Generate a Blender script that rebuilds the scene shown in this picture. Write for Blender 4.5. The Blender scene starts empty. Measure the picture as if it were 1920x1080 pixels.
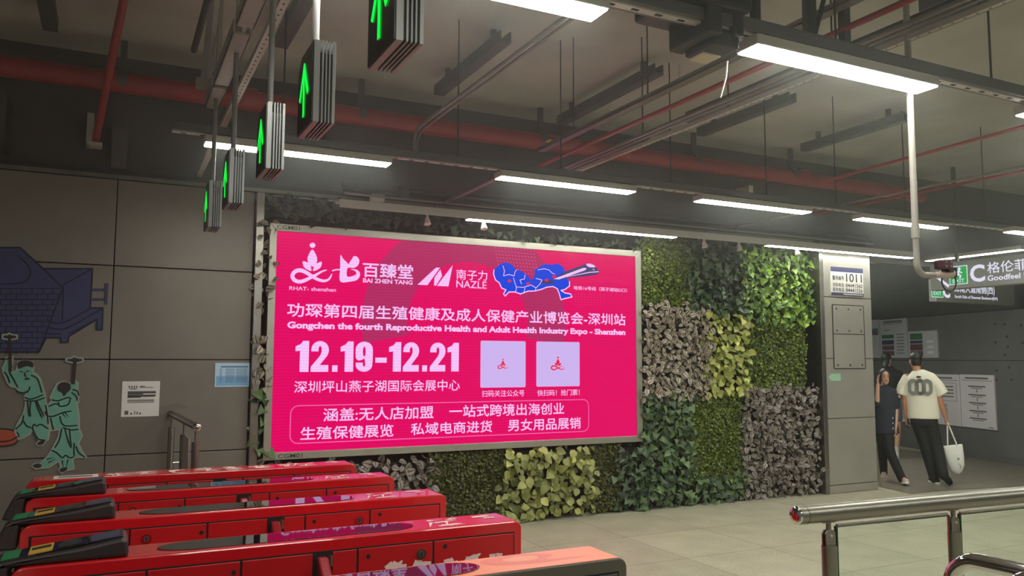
import bpy, math, random
import numpy as np
from mathutils import Vector, Matrix
random.seed(7); rng = np.random.default_rng(7)
SC = bpy.context.scene
COL = SC.collection
R = math.radians

# ------------------------------------------------------------------ camera, light, exposure
EYE = 1.65
YAW, PITCH, ROLL, FPX = R(26.429), R(5.104), R(0.2), 1511.56
def cam_axes():
    f = Vector((math.sin(YAW)*math.cos(PITCH), math.cos(YAW)*math.cos(PITCH), math.sin(PITCH)))
    r = Vector((math.cos(YAW), -math.sin(YAW), 0)); u = r.cross(f)
    return r*math.cos(ROLL)+u*math.sin(ROLL), u*math.cos(ROLL)-r*math.sin(ROLL), f
CR, CU, CF = cam_axes()
cam = bpy.data.cameras.new('camera'); cam.sensor_width = 36; cam.lens = FPX*36/1920
cam.clip_start = 0.05; cam.clip_end = 100
co = bpy.data.objects.new('camera', cam); COL.objects.link(co)
m = Matrix((CR, CU, -CF)).transposed().to_4x4(); m.translation = (0, 0, EYE); co.matrix_world = m
SC.camera = co
W = bpy.data.worlds.new('station_air'); SC.world = W; W.use_nodes = True
W.node_tree.nodes['Background'].inputs[0].default_value = (.95, 1.0, .95, 1)
W.node_tree.nodes['Background'].inputs[1].default_value = 0.12
SC.view_settings.view_transform = 'Standard'; SC.view_settings.look = 'None'
SC.view_settings.gamma = 1; SC.view_settings.exposure = 0.0; SC.view_settings.use_curve_mapping = False
SC.cycles.use_denoising = True
SC.cycles.max_bounces = 8; SC.cycles.volume_bounces = 1; SC.cycles.sample_clamp_indirect = 6
LAMP_POWER = 50.0       # emission of the ceiling lamp diffusers
SCREEN_POWER = 1.0

# measuring helpers: where a line of sight of the photograph meets a known plane of the station
def ray(x, y): return CR*((x-960)/FPX) - CU*((y-540)/FPX) + CF
def on_y(x, y, Y): d = ray(x, y); return Vector((0, 0, EYE)) + d*(Y/d.y)
def on_z(x, y, Z): d = ray(x, y); return Vector((0, 0, EYE)) + d*((Z-EYE)/d.z)
WALL = 7.50                                   # face of the screen and the plant wall
LWALL = 7.55                                  # face of the panelled wall on the left
def wl(x, y, Y=WALL): p = on_y(x, y, Y); return (p.x, p.z)

# ------------------------------------------------------------------ materials
def lin(c):
    c = c/255.0
    return c/12.92 if c <= .04045 else ((c+.055)/1.055)**2.4
def rgb(r, g, b): return (lin(r), lin(g), lin(b), 1)
MATS = {}
def mat(name, col, rough=.5, metal=0., noise=0., nscale=8., emit=0., spec=.5, bump=0., coat=0., col2=None):
    if name in MATS: return MATS[name]
    M = bpy.data.materials.new(name); M.use_nodes = True; nt = M.node_tree; N = nt.nodes; L = nt.links
    b = N['Principled BSDF']; c = rgb(*col)
    b.inputs['Base Color'].default_value = c; b.inputs['Roughness'].default_value = rough
    b.inputs['Metallic'].default_value = metal; b.inputs['Specular IOR Level'].default_value = spec
    if coat: b.inputs['Coat Weight'].default_value = coat; b.inputs['Coat Roughness'].default_value = .05
    if noise or bump:
        tc = N.new('ShaderNodeTexCoord'); t = N.new('ShaderNodeTexNoise'); t.inputs['Scale'].default_value = nscale
        t.inputs['Detail'].default_value = 5; L.new(tc.outputs['Object'], t.inputs['Vector'])
        if noise:
            mx = N.new('ShaderNodeMix'); mx.data_type = 'RGBA'
            c2 = rgb(*col2) if col2 else tuple(v*(1-noise) for v in c[:3])+(1,)
            mx.inputs[6].default_value = c2
            mx.inputs[7].default_value = c if col2 else tuple(min(1, v*(1+noise*.6)) for v in c[:3])+(1,)
            cr = N.new('ShaderNodeMapRange'); cr.inputs[1].default_value = .3; cr.inputs[2].default_value = .7
            L.new(t.outputs['Fac'], cr.inputs[0]); L.new(cr.outputs[0], mx.inputs[0]); L.new(mx.outputs[2], b.inputs['Base Color'])
        if bump:
            bm = N.new('ShaderNodeBump'); bm.inputs['Strength'].default_value = bump; bm.inputs['Distance'].default_value = .01
            L.new(t.outputs['Fac'], bm.inputs['Height']); L.new(bm.outputs[0], b.inputs['Normal'])
    if emit:
        b.inputs['Emission Color'].default_value = c; b.inputs['Emission Strength'].default_value = emit
    MATS[name] = M
    return M
def light_mat(name, col, power):
    M = bpy.data.materials.new(name); M.use_nodes = True; N = M.node_tree.nodes; N.remove(N['Principled BSDF'])
    e = N.new('ShaderNodeEmission'); e.inputs[0].default_value = rgb(*col); e.inputs[1].default_value = power
    M.node_tree.links.new(e.outputs[0], N['Material Output'].inputs[0]); MATS[name] = M
    return M
def leaf_mat(name, c1, c2, stripe=None, rough=.45):
    M = bpy.data.materials.new(name); M.use_nodes = True; N = M.node_tree.nodes; L = M.node_tree.links
    b = N['Principled BSDF']; b.inputs['Roughness'].default_value = rough
    a = N.new('ShaderNodeAttribute'); a.attribute_name = 'rnd'
    mx = N.new('ShaderNodeMix'); mx.data_type = 'RGBA'; mx.inputs[6].default_value = rgb(*c1); mx.inputs[7].default_value = rgb(*c2)
    L.new(a.outputs['Fac'], mx.inputs[0]); out = mx.outputs[2]
    if stripe:
        v = N.new('ShaderNodeAttribute'); v.attribute_name = 'across'
        r = N.new('ShaderNodeValToRGB'); e = r.color_ramp; e.interpolation = 'EASE'
        for i, (p, val) in enumerate([(0, 0), (.10, 0), (.22, 1), (.70, 1), (.88, 0)]):
            el = e.elements[i] if i < 2 else e.elements.new(p)
            el.position = p; el.color = (val, val, val, 1)
        m2 = N.new('ShaderNodeMix'); m2.data_type = 'RGBA'; m2.inputs[7].default_value = rgb(*stripe)
        L.new(v.outputs['Fac'], r.inputs[0]); L.new(r.outputs[0], m2.inputs[0]); L.new(out, m2.inputs[6]); out = m2.outputs[2]
    L.new(out, b.inputs['Base Color']); MATS[name] = M
    return M

STEEL = mat('brushed_steel', (150, 145, 138), .32, 1., noise=.12, nscale=14)
STEEL_DK = mat('dull_steel', (120, 116, 108), .42, 1., noise=.15, nscale=9)
FRAME = mat('screen_frame_alloy', (176, 172, 160), .38, .85, noise=.08, nscale=5)
CHROME = mat('chrome', (215, 212, 210), .06, 1.)
RAILM = mat('rail_steel', (142, 138, 128), .34, 1.)
BLACK = mat('black_plastic', (26, 22, 22), .42)
RUBBER = mat('black_gap', (8, 7, 7), .8)
READER = mat('reader_plastic', (50, 42, 42), .38)
RED = mat('gate_red', (200, 14, 26), .24, noise=.05, nscale=3, coat=.45)
RED2 = mat('gate_panel_red', (186, 12, 20), .36, noise=.06, nscale=3)
FLAP = mat('gate_flap_red', (150, 28, 40), .3)
GLASSBLK = mat('black_mirror_glass', (22, 16, 20), .02, spec=.9)
WHITE = mat('white_paint', (225, 220, 212), .5)
OFFW = mat('white_plastic', (200, 194, 182), .45)
GREYW = mat('pale_grey_metal', (172, 166, 158), .5)
PIPE_RED = mat('fire_pipe_red', (140, 30, 32), .45, noise=.2, nscale=3)
PIPE_RED2 = mat('sprinkler_pipe_red', (150, 38, 38), .45, noise=.15, nscale=4)
PIPEW = mat('greyish_white_pipe', (150, 144, 136), .5)
CONDUIT = mat('grey_conduit', (118, 112, 106), .45, .3)
DARKM = mat('dark_grey_metal', (70, 68, 66), .55, .2)
BLKM = mat('black_bracket', (44, 42, 42), .6)
TRUNK = mat('grey_trunking', (84, 82, 80), .5, .2)
HOLE = mat('slot_dark', (20, 18, 18), .9)
LAMP = light_mat('lamp_diffuser', (252, 254, 243), LAMP_POWER); LAMP_SLIM = light_mat('slim_lamp_diffuser', (252, 254, 243), LAMP_POWER*.5)

# ------------------------------------------------------------------ mesh helpers
class MB:
    def __init__(s): s.v = []; s.f = []; s.mi = []; s.sm = []
    def add(s, vs, fs, mi=0, smooth=False):
        o = len(s.v); s.v += [tuple(p) for p in vs]
        for f in fs: s.f.append([i+o for i in f]); s.mi.append(mi); s.sm.append(smooth)
        return s
    def box(s, x0, x1, y0, y1, z0, z1, mi=0):
        v = [(x0,y0,z0),(x1,y0,z0),(x1,y1,z0),(x0,y1,z0),(x0,y0,z1),(x1,y0,z1),(x1,y1,z1),(x0,y1,z1)]
        return s.add(v, [(3,2,1,0),(4,5,6,7),(0,1,5,4),(1,2,6,5),(2,3,7,6),(3,0,4,7)], mi)
    def prism(s, pts, y0, y1, mi=0, axis='y'):
        """outline in two axes, extruded along the third"""
        n = len(pts)
        if axis == 'y': P = lambda a, b, t: (a, t, b)
        elif axis == 'z': P = lambda a, b, t: (a, b, t)
        else: P = lambda a, b, t: (t, a, b)
        v = [P(a, b, y0) for a, b in pts]+[P(a, b, y1) for a, b in pts]
        ar = sum(pts[i][0]*pts[(i+1) % n][1]-pts[(i+1) % n][0]*pts[i][1] for i in range(n))
        fl = (ar > 0) ^ (axis == 'y')
        if y1 < y0: fl = not fl
        a = list(range(n)); b = list(range(n, 2*n))
        fs = [a[::-1] if fl else a, b if fl else b[::-1]]
        for i in range(n):
            j = (i+1) % n
            fs.append((i, j, n+j, n+i) if fl else (j, i, n+i, n+j))
        return s.add(v, fs, mi)
    def face(s, pts, mi=0): return s.add(pts, [list(range(len(pts)))], mi)
    def tube(s, pts, r, n=12, mi=0, cap=True, smooth=True):
        pts = [Vector(p) for p in pts]; rs = r if isinstance(r, (list, tuple)) else [r]*len(pts)
        V = []; F = []; ref = None
        for i, p in enumerate(pts):
            t = (pts[min(i+1, len(pts)-1)]-pts[max(i-1, 0)]).normalized()
            if ref is None:
                ref = Vector((0, 0, 1)) if abs(t.z) < .9 else Vector((1, 0, 0))
            a = (ref - t*ref.dot(t)).normalized(); ref = a; b = t.cross(a)
            for k in range(n):
                w = 2*math.pi*k/n; V.append(p+a*(rs[i]*math.cos(w))+b*(rs[i]*math.sin(w)))
        for i in range(len(pts)-1):
            for k in range(n):
                k2 = (k+1) % n; F.append((i*n+k, i*n+k2, (i+1)*n+k2, (i+1)*n+k))
        o = len(s.f); s.add(V, F, mi, smooth)
        if cap: s.add(V[:n], [list(range(n))[::-1]], mi); s.add(V[-n:], [list(range(n))], mi)
        return s
    def loft(s, rings, n=16, mi=0):
        """rings: (centre, half width, half depth, side vector) -> closed smooth surface"""
        V = []; F = []
        for i, (c, rx, ry, sd) in enumerate(rings):
            c = Vector(c); p0 = Vector(rings[max(i-1, 0)][0]); p1 = Vector(rings[min(i+1, len(rings)-1)][0])
            t = (p1-p0).normalized(); a = Vector(sd); a = (a-t*a.dot(t)).normalized(); b = t.cross(a)
            for k in range(n):
                w = 2*math.pi*k/n; V.append(c+a*(rx*math.cos(w))+b*(ry*math.sin(w)))
        m_ = len(rings)
        for i in range(m_-1):
            for k in range(n):
                k2 = (k+1) % n; F.append((i*n+k, i*n+k2, (i+1)*n+k2, (i+1)*n+k))
        F.append(list(range(n))[::-1]); F.append(list(range((m_-1)*n, m_*n)))
        return s.add(V, F, mi, True)
    def ball(s, c, rx, ry, rz, n=16, m_=10, mi=0, rot=None):
        V = []; F = []; c = Vector(c)
        for i in range(m_+1):
            th = math.pi*i/m_
            for k in range(n):
                w = 2*math.pi*k/n
                p = Vector((rx*math.sin(th)*math.cos(w), ry*math.sin(th)*math.sin(w), rz*math.cos(th)))
                V.append(c+(rot @ p if rot else p))
        for i in range(m_):
            for k in range(n):
                k2 = (k+1) % n; F.append((i*n+k, (i+1)*n+k, (i+1)*n+k2, i*n+k2))
        return s.add(V, F, mi, True)
    def mesh(s, name, mats, off=(0, 0, 0)):
        me = bpy.data.meshes.new(name); o = Vector(off)
        me.from_pydata([tuple(Vector(p)-o) for p in s.v], [], s.f)
        for m_ in (mats if isinstance(mats, (list, tuple)) else [mats]): me.materials.append(m_)
        me.polygons.foreach_set('material_index', s.mi); me.polygons.foreach_set('use_smooth', s.sm)
        me.validate(); me.update()
        return me
def wloc(o):
    v = Vector((0, 0, 0))
    while o: v += o.location; o = o.parent
    return v
def part(name, mb, mats, parent=None, local=False, bevel=0., label=None):
    """one mesh object; its numbers are world metres unless local"""
    off = (0, 0, 0) if (local or parent is None) else wloc(parent)
    o = bpy.data.objects.new(name, mb.mesh(name, mats, off)); COL.objects.link(o)
    if parent: o.parent = parent
    if bevel:
        b = o.modifiers.new('bevel', 'BEVEL'); b.width = bevel; b.segments = 2; b.limit_method = 'ANGLE'; b.angle_limit = R(40)
    if label: o['label'] = label
    return o
def tag(o, label, cat, group=None, kind=None):
    o['label'] = label; o['category'] = cat
    if group: o['group'] = group
    if kind: o['kind'] = kind
    return o
def thing(name, label, cat, loc=(0, 0, 0), group=None):
    o = bpy.data.objects.new(name, None); o.empty_display_size = .1; COL.objects.link(o); o.location = loc
    return tag(o, label, cat, group)
def struct(name, mb, mats, bevel=0., parent=None):
    o = part(name, mb, mats, parent, bevel=bevel); o['kind'] = 'structure'
    return o
def copy_tree(o, parent=None):
    c = o.copy(); COL.objects.link(c)
    if parent: c.parent = parent
    for ch in list(o.children): copy_tree(ch, c)
    return c
FONT_CACHE = {}
def glyphs(txt, bold=0.):
    key = (txt, bold)
    if key in FONT_CACHE: return FONT_CACHE[key]
    cu = bpy.data.curves.new('letters', 'FONT'); cu.body = txt; cu.size = 1; cu.offset = bold; cu.resolution_u = 3
    ob = bpy.data.objects.new('letters', cu); COL.objects.link(ob)
    bpy.context.view_layer.update()
    me = bpy.data.meshes.new_from_object(ob.evaluated_get(bpy.context.evaluated_depsgraph_get()))
    v = np.array([p.co[:] for p in me.vertices]) if len(me.vertices) else np.zeros((0, 3)); f = [list(p.vertices) for p in me.polygons]
    bpy.data.objects.remove(ob); bpy.data.curves.remove(cu); bpy.data.meshes.remove(me)
    FONT_CACHE[key] = (v, f)
    return v, f
def text(mb, txt, box, place, bold=0., mi=0, shear=0., fat=0.):
    """letters stretched to a box (u0, u1, w0, w1) of a flat board; place(u, w) gives the point"""
    cjk = any(ord(c) > 0x2000 for c in txt)
    if cjk: fat, bold = max(fat, bold), 0.      # dense characters are thickened by stacked copies
    v, f = glyphs(txt, bold)
    if not len(v): return
    mn = v.min(0); mx = v.max(0); u0, u1, w0, w1 = box
    uu = u0+(v[:, 0]-mn[0])/(mx[0]-mn[0])*(u1-u0); ww = w0+(v[:, 1]-mn[1])/(mx[1]-mn[1])*(w1-w0)
    uu = uu+shear*(ww-w0)
    e = fat*(w1-w0)*.75
    for k, (du, dw) in enumerate([(0, 0)]+([(1, 0), (-1, 0), (0, 1), (0, -1), (.7, .7), (-.7, .7), (.7, -.7), (-.7, -.7)] if fat else [])):
        mb.add([Vector(place(a+du*e*(u1-u0)/abs(u1-u0) if u1 != u0 else a, b+dw*e))+lift(place)*(2e-5*k) for a, b in zip(uu, ww)], f, mi)
def lift(place):
    """unit vector out of a board, towards the room"""
    a, b, c = Vector(place(0, 0)), Vector(place(1, 0)), Vector(place(0, 1)); n = (b-a).cross(c-a).normalized()
    return n if n.dot(Vector((0, 0, EYE))-a) > 0 else -n
def ribbon(mb, pts, w, place, mi=0, taper=False):
    """flat painted line on a board through 2-D points"""
    n = len(pts); up = lift(place); mb.rk = getattr(mb, 'rk', 0)
    for i in range(n-1):
        mb.rk += 1; h = up*(3e-6*mb.rk)
        a = Vector(pts[i]); b = Vector(pts[i+1]); d = b-a
        if d.length < 1e-6: continue
        p = Vector((-d.y, d.x)).normalized()*(w/2); e = d.normalized()*(w*.3); pa, pb = p.copy(), p.copy()
        if taper and i == n-2: pb = p*.2
        mb.face([Vector(place(*q))+h for q in (a-pa-e, b-pb+e, b+pb+e, a+pa-e)], mi)
def rrect(x0, x1, z0, z1, r, seg=5, corners=(1, 1, 1, 1)):
    P = []
    for (cx, cz, a0, on) in ((x1-r, z0+r, -90, corners[1]), (x1-r, z1-r, 0, corners[2]), (x0+r, z1-r, 90, corners[3]), (x0+r, z0+r, 180, corners[0])):
        if on:
            for k in range(seg+1):
                w = R(a0+90*k/seg); P.append((cx+r*math.cos(w), cz+r*math.sin(w)))
        else:
            P.append({-90: (x1, z0), 0: (x1, z1), 90: (x0, z1), 180: (x0, z0)}[a0])
    return P
def disc(cx, cz, rx, rz=None, n=24, a0=0, a1=360):
    rz = rz or rx
    return [(cx+rx*math.cos(R(a0+(a1-a0)*k/n)), cz+rz*math.sin(R(a0+(a1-a0)*k/n))) for k in range(n if a1-a0 == 360 else n+1)]
def spline(pts, seg=6, closed=True):
    """smooth outline through the points"""
    n = len(pts); out = []
    rngi = range(n if closed else n-1)
    for i in rngi:
        g = (lambda k: Vector(pts[k % n])) if closed else (lambda k: Vector(pts[min(max(k, 0), n-1)]))
        p0, p1, p2, p3 = g(i-1), g(i), g(i+1), g(i+2)
        for k in range(seg):
            t = k/seg
            q = .5*((2*p1)+(p2-p0)*t+(2*p0-5*p1+4*p2-p3)*t*t+(3*p1-p0-3*p2+p3)*t**3); out.append((q.x, q.y))
    if not closed: out.append(tuple(pts[-1]))
    return out

# ------------------------------------------------------------------ the setting
def tile_mat(name, c1, c2, size, offx, offy, joint, jw=.004, rough=.38):
    M = bpy.data.materials.new(name); M.use_nodes = True; N = M.node_tree.nodes; L = M.node_tree.links
    b = N['Principled BSDF']; tc = N.new('ShaderNodeTexCoord')
    mp = N.new('ShaderNodeMapping'); mp.inputs['Location'].default_value = (-offx, -offy, 0); L.new(tc.outputs['Object'], mp.inputs[0])
    bk = N.new('ShaderNodeTexBrick'); bk.offset = 0; bk.squash = 1; bk.inputs['Scale'].default_value = 1
    bk.inputs['Mortar Size'].default_value = jw; bk.inputs['Mortar Smooth'].default_value = .3; bk.inputs['Brick Width'].default_value = size; bk.inputs['Row Height'].default_value = size
    bk.inputs['Color1'].default_value = (1, 1, 1, 1); bk.inputs['Color2'].default_value = (.9, .9, .9, 1); bk.inputs['Mortar'].default_value = rgb(*joint)
    L.new(mp.outputs[0], bk.inputs[0])
    n1 = N.new('ShaderNodeTexNoise'); n1.inputs['Scale'].default_value = 55; n1.inputs['Detail'].default_value = 8; L.new(tc.outputs['Object'], n1.inputs[0])
    n2 = N.new('ShaderNodeTexNoise'); n2.inputs['Scale'].default_value = 3.2; n2.inputs['Detail'].default_value = 6; L.new(tc.outputs['Object'], n2.inputs[0])
    ad = N.new('ShaderNodeMath'); ad.operation = 'MULTIPLY_ADD'; ad.inputs[1].default_value = .6; L.new(n1.outputs['Fac'], ad.inputs[0])
    s2 = N.new('ShaderNodeMath'); s2.operation = 'MULTIPLY'; s2.inputs[1].default_value = .4; L.new(n2.outputs['Fac'], s2.inputs[0]); L.new(s2.outputs[0], ad.inputs[2])
    r = N.new('ShaderNodeValToRGB'); r.color_ramp.elements[0].position = .36; r.color_ramp.elements[0].color = rgb(*c2); r.color_ramp.elements[1].position = .62; r.color_ramp.elements[1].color = rgb(*c1)
    L.new(ad.outputs[0], r.inputs[0])
    mx = N.new('ShaderNodeMix'); mx.data_type = 'RGBA'; mx.blend_type = 'MULTIPLY'; mx.inputs[0].default_value = 1
    L.new(r.outputs[0], mx.inputs[6]); L.new(bk.outputs['Color'], mx.inputs[7]); L.new(mx.outputs[2], b.inputs['Base Color'])
    b.inputs['Roughness'].default_value = rough
    MATS[name] = M
    return M
FLOOR = tile_mat('granite_tiles', (190, 185, 160), (158, 153, 132), .9, 6.2, 5.55, (120, 114, 100))
FLOOR2 = tile_mat('corridor_stone', (136, 128, 112), (110, 104, 90), .9, 0, 0, (84, 78, 68), rough=.3)
CEIL = mat('ceiling_black_paint', (172, 170, 160), .85, noise=.18, nscale=1.5)
WALLP = mat('grey_wall_panel', (128, 120, 112), .42, .25, noise=.1, nscale=2.2)
UPPER = mat('dark_upper_wall', (72, 66, 66), .8, noise=.25, nscale=1.2)
SEAM = mat('panel_seam', (30, 27, 25), .9)
COLM = mat('pier_panel_steel', (168, 164, 154), .36, .35, noise=.1, nscale=2.5)
CORR = mat('corridor_wall_panel', (102, 102, 100), .5, noise=.12, nscale=2)
CORR2 = mat('corridor_band', (66, 66, 62), .6, noise=.1, nscale=2)

mb = MB(); mb.box(-7, 16, -7, 14, -.2, 0); struct('floor', mb, FLOOR)
mb = MB(); mb.prism([(9.02, 6.95), (9.55, 6.96), (13.4, 6.4), (13.4, 13.5), (9.17, 13.5), (9.17, 7.55)], .002, .006, axis='z'); struct('floor_corridor', mb, FLOOR2)
mb = MB(); mb.box(-7, 16, -7, 14, 4.26, 4.4); struct('ceiling', mb, CEIL)
# left panelled wall: panels with open joints in front of a dark back
mb = MB(); mb.box(-7, 1.15, LWALL+.03, LWALL+.15, 0, 3.2, 1)
zs = [0, .06, .852, 1.643, 2.432, 3.17]; xs = [-7, -5.4, -3.6, -1.8, 0, 1.13]
for i in range(len(xs)-1):
    for k in range(len(zs)-1):
        mb.box(xs[i]+.004, xs[i+1]-.004, LWALL, LWALL+.05, zs[k]+.004, zs[k+1]-.004, 0)
struct('wall_left', mb, [WALLP, SEAM], bevel=.003)
# upper dark wall over everything
mb = MB(); mb.box(-7, 14.5, LWALL+.06, LWALL+.2, 3.22, 4.26); struct('wall_upper', mb, UPPER)
mb = MB(); mb.box(-7, 9.0, LWALL-.03, LWALL+.06, 3.17, 3.205, 0); mb.box(-7, 9.0, LWALL+.0, LWALL+.08, 3.205, 3.25, 1); struct('trim_1', mb, [STEEL_DK, BLKM])
mb = MB(); mb.box(1.135, 8.02, WALL+.16, WALL+.22, 0, 3.17); struct('wall_back', mb, mat('plant_wall_backing', (34, 26, 24), .95))
# steel channel beside the plants, left and right
mb = MB(); mb.box(1.135, 1.205, WALL-.02, WALL+.12, 0, 3.16); struct('trim_2', mb, STEEL, bevel=.004)
mb = MB(); mb.box(8.03, 8.10, WALL-.12, WALL+.14, 0, 3.1); struct('trim_3', mb, STEEL, bevel=.004)
# pier at the end of the plant wall
mb = MB(); mb.box(8.105, 8.96, 7.44, 8.2, 0, 3.22, 1)
for a, b in ((.0, .1), (.1, .927), (.927, 1.684), (1.684, 2.468), (2.468, 3.1)):
    mb.box(8.10, 8.975, 7.40 if a else 7.39, 7.5, a+.004, b-.004, 0)
    mb.box(8.9, 8.98, 7.41, 8.2, a+.004, b-.004, 0)
struct('wall_pier', mb, [COLM, SEAM], bevel=.003)
# corridor behind the pier: long wall running away, its dark head band, skirting
ca, cb = Vector((14.62, 13.1, 0)), Vector((12.0, 4.78, 0)); cd = (cb-ca).normalized(); cn = Vector((-.954, .3, 0))
def corr(t, z, off=0.): return ca+cd*t+cn*off+Vector((0, 0, z))
def corrbox(mb, t0, t1, z0, z1, d0, d1, mi=0):
    v = [corr(t0, z0, d0), corr(t1, z0, d0), corr(t1, z0, d1), corr(t0, z0, d1), corr(t0, z1, d0), corr(t1, z1, d0), corr(t1, z1, d1), corr(t0, z1, d1)]
    mb.add(v, [(3,2,1,0),(4,5,6,7),(0,1,5,4),(1,2,6,5),(2,3,7,6),(3,0,4,7)], mi)
mb = MB(); CL = (cb-ca).length
corrbox(mb, 0, CL, 0, 4.26, -.15, -.02, 1)
for z0, z1 in ((.12, 1.665), (1.675, 2.49)): corrbox(mb, 0, CL, z0, z1, -.03, 0, 0)
corrbox(mb, 0, CL, 2.505, 3.04, -.03, .01, 2); corrbox(mb, 0, CL, 3.05, 4.26, -.03, -.005, 3)
struct('wall_corridor', mb, [CORR, SEAM, CORR2, UPPER])
mb = MB(); corrbox(mb, 0, CL, 0, .13, 0, .03); struct('baseboard_corridor', mb, mat('corridor_skirting', (96, 96, 94), .5))
mb = MB(); mb.box(8.9, 14.7, 13.2, 13.4, 0, 4.25); struct('wall_far', mb, CORR)
# bulkhead edge at the mouth of the corridor
mb = MB(); mb.box(9.0, 14.4, 7.6, 7.72, 3.0, 3.25); struct('trim_4', mb, UPPER)

# added scatter volume standing in for the lens's milky veil of lamp light
hz = bpy.data.materials.new('lens_veil'); hz.use_nodes = True; N = hz.node_tree.nodes; N.remove(N['Principled BSDF'])
vs = N.new('ShaderNodeVolumeScatter'); vs.inputs['Color'].default_value = (.94, 1, .96, 1); vs.inputs['Density'].default_value = .016; vs.inputs['Anisotropy'].default_value = .55
hz.node_tree.links.new(vs.outputs[0], N['Material Output'].inputs['Volume'])
gm = N.new('ShaderNodeNewGeometry'); sp = N.new('ShaderNodeSeparateXYZ'); mr = N.new('ShaderNodeMapRange'); mr.interpolation_type = 'SMOOTHSTEP'   # veil thickens towards the ceiling
mr.inputs[1].default_value = 2.1; mr.inputs[2].default_value = 3.1; mr.inputs[3].default_value = .002; mr.inputs[4].default_value = .024
hz.node_tree.links.new(gm.outputs['Position'], sp.inputs[0]); hz.node_tree.links.new(sp.outputs['Z'], mr.inputs[0]); hz.node_tree.links.new(mr.outputs[0], vs.inputs['Density'])
mb = MB(); mb.box(-7.2, 16.2, -7.2, 14.2, -.1, 4.33); hzo = part('lens_veil', mb, hz); tag(hzo, 'thin milky haze of the lens, added as scatter under the ceiling', 'glare', kind='stuff')

# ------------------------------------------------------------------ lamps and ceiling services
LZ = 3.055
def lamp(x0, x1, y0, y1, label, z=LZ):
    t = thing('ceiling_lamp', label, 'lamp', ((x0+x1)/2, (y0+y1)/2, z), 'long white ceiling lamps')
    h = MB(); h.box(x0-.008, x1+.008, y0-.008, y1+.008, z+.006, z+.055); part('housing', h, GREYW, t, bevel=.004)
    d = MB(); d.box(x0, x1, y0, y1, z, z+.012); part('diffuser', d, LAMP if min(y1-y0, x1-x0) > .11 else LAMP_SLIM, t, label='glowing white diffuser')
lamp(.54, 1.737, 2.64, 2.765, 'long glowing ceiling lamp cut by the top edge of the picture')
lamp(2.535, 3.75, 2.64, 2.765, 'largest whole glowing ceiling lamp, above the bent white pipe')
lamp(4.605, 5.82, 2.64, 2.765, 'glowing ceiling lamp whose tip enters at the right edge of the picture')
lamp(.505, 1.757, 5.50, 5.62, 'glowing ceiling lamp behind the hanging green arrow signs')
lamp(2.645, 3.888, 5.50, 5.62, 'glowing ceiling lamp in the middle row above the middle of the big screen')
lamp(4.60, 5.905, 5.50, 5.62, 'glowing ceiling lamp in the middle row, third counted from the arrow signs')
lamp(6.60, 7.885, 5.50, 5.62, 'glowing ceiling lamp in the middle row crossed by the white pipe')
RC = 3.02
lamp(3.09, 4.375, 7.17, 7.25, 'narrow lamp along the wall above the screen, left of two end to end', RC)
lamp(4.39, 5.62, 7.17, 7.25, 'narrow lamp along the wall above the screen corner, right of two end to end', RC)
lamp(6.99, 8.22, 7.17, 7.25, 'narrow lamp above the brightest ivy at the end of the plant wall', RC)
lamp(8.24, 9.54, 7.17, 7.25, 'narrow lamp above the steel pier', RC)
lamp(10.22, 10.32, 6.17, 6.93, 'narrow lamp over the exit sign, nearer of two end to end')
lamp(10.22, 10.32, 6.95, 7.50, 'narrow lamp over the exit sign, farther of two end to end')
for i, (x, y) in enumerate([(-2.2, -.1), (.54, -.1), (2.6, -.1), (4.6, -.1), (.54, -2.9), (2.6, -2.9), (4.6, -2.9), (6.65, 2.64), (8.7, 2.64), (8.7, 5.3), (6.65, -.1), (8.7, -.1)]):  # unseen lamps added to light the hall, continuing the rows
    lamp(x, x+1.22, y, y+.125, 'long glowing ceiling lamp added out of view for light, continuing the rows behind and beside the camera')
# added corridor lamps, hidden by the pier, to brighten wall and boards
for y in (8.9, 9.9, 11.0): lamp(9.3 if y < 9.5 else 9.8, 10.5 if y < 9.5 else 11.05, y, y+.12, 'glowing ceiling lamp added out of view behind the pier to brighten the corridor')

# light trunking of each row
def trunking(name, x0, x1, y0, y1, z0, z1, label, slots=True):
    t = MB(); t.box(x0, x1, y0, y1, z0, z1, 0)
    t.box(x0, x1, y0-.012, y0+.004, z0-.004, z0+.05, 0)
    o = part(name, t, [TRUNK], None, bevel=.003); tag(o, label, 'metal rail')
    if slots:
        s = MB(); s.box(x0, x1, y0+.01, y0+.05, z0-.012, z0-.001, 0); x = x0+.05
        while x < x1-.05: s.box(x, x+.035, y0+.022, y0+.038, z0-.0135, z0-.01, 1); x += .12
        part('slotted_strip', s, [GREYW, HOLE], o)
trunking('lamp_rail', -.2, 9.5, 2.66, 2.75, 3.125, 3.19, 'slotted metal rail carrying the nearest row of lamps')
trunking('lamp_rail', .3, 10.0, 5.52, 5.6, 3.125, 3.18, 'slotted metal rail carrying the middle row of lamps')
o = MB(); o.box(1.80, 9.6, 7.13, 7.29, 3.076, 3.095); o.box(1.80, 9.6, 7.12, 7.135, 3.02, 3.095)
tag(part('lamp_channel', o, GREYW, None, bevel=.003), 'pale metal channel along the top of the plant wall', 'metal channel')

# hangers: thin rods to the ceiling
def rod(x, y, z0, z1, label, r=.006):
    o = MB(); o.tube([(x, y, z0), (x, y, z1)], r, 6); tag(part('hanger_rod', o, BLKM), label, 'rod', 'thin ceiling hanger rods')
for x in (.9, 2.05, 3.1, 4.3, 5.2, 6.4): rod(x, 2.705, 3.19, 4.26, 'thin dark rod hanging the nearest lamp rail')
for x in (1.0, 2.3, 3.2, 4.3, 5.4, 6.3, 7.3, 8.6): rod(x, 5.56, 3.18, 4.26, 'thin dark rod hanging the middle lamp rail')

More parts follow.
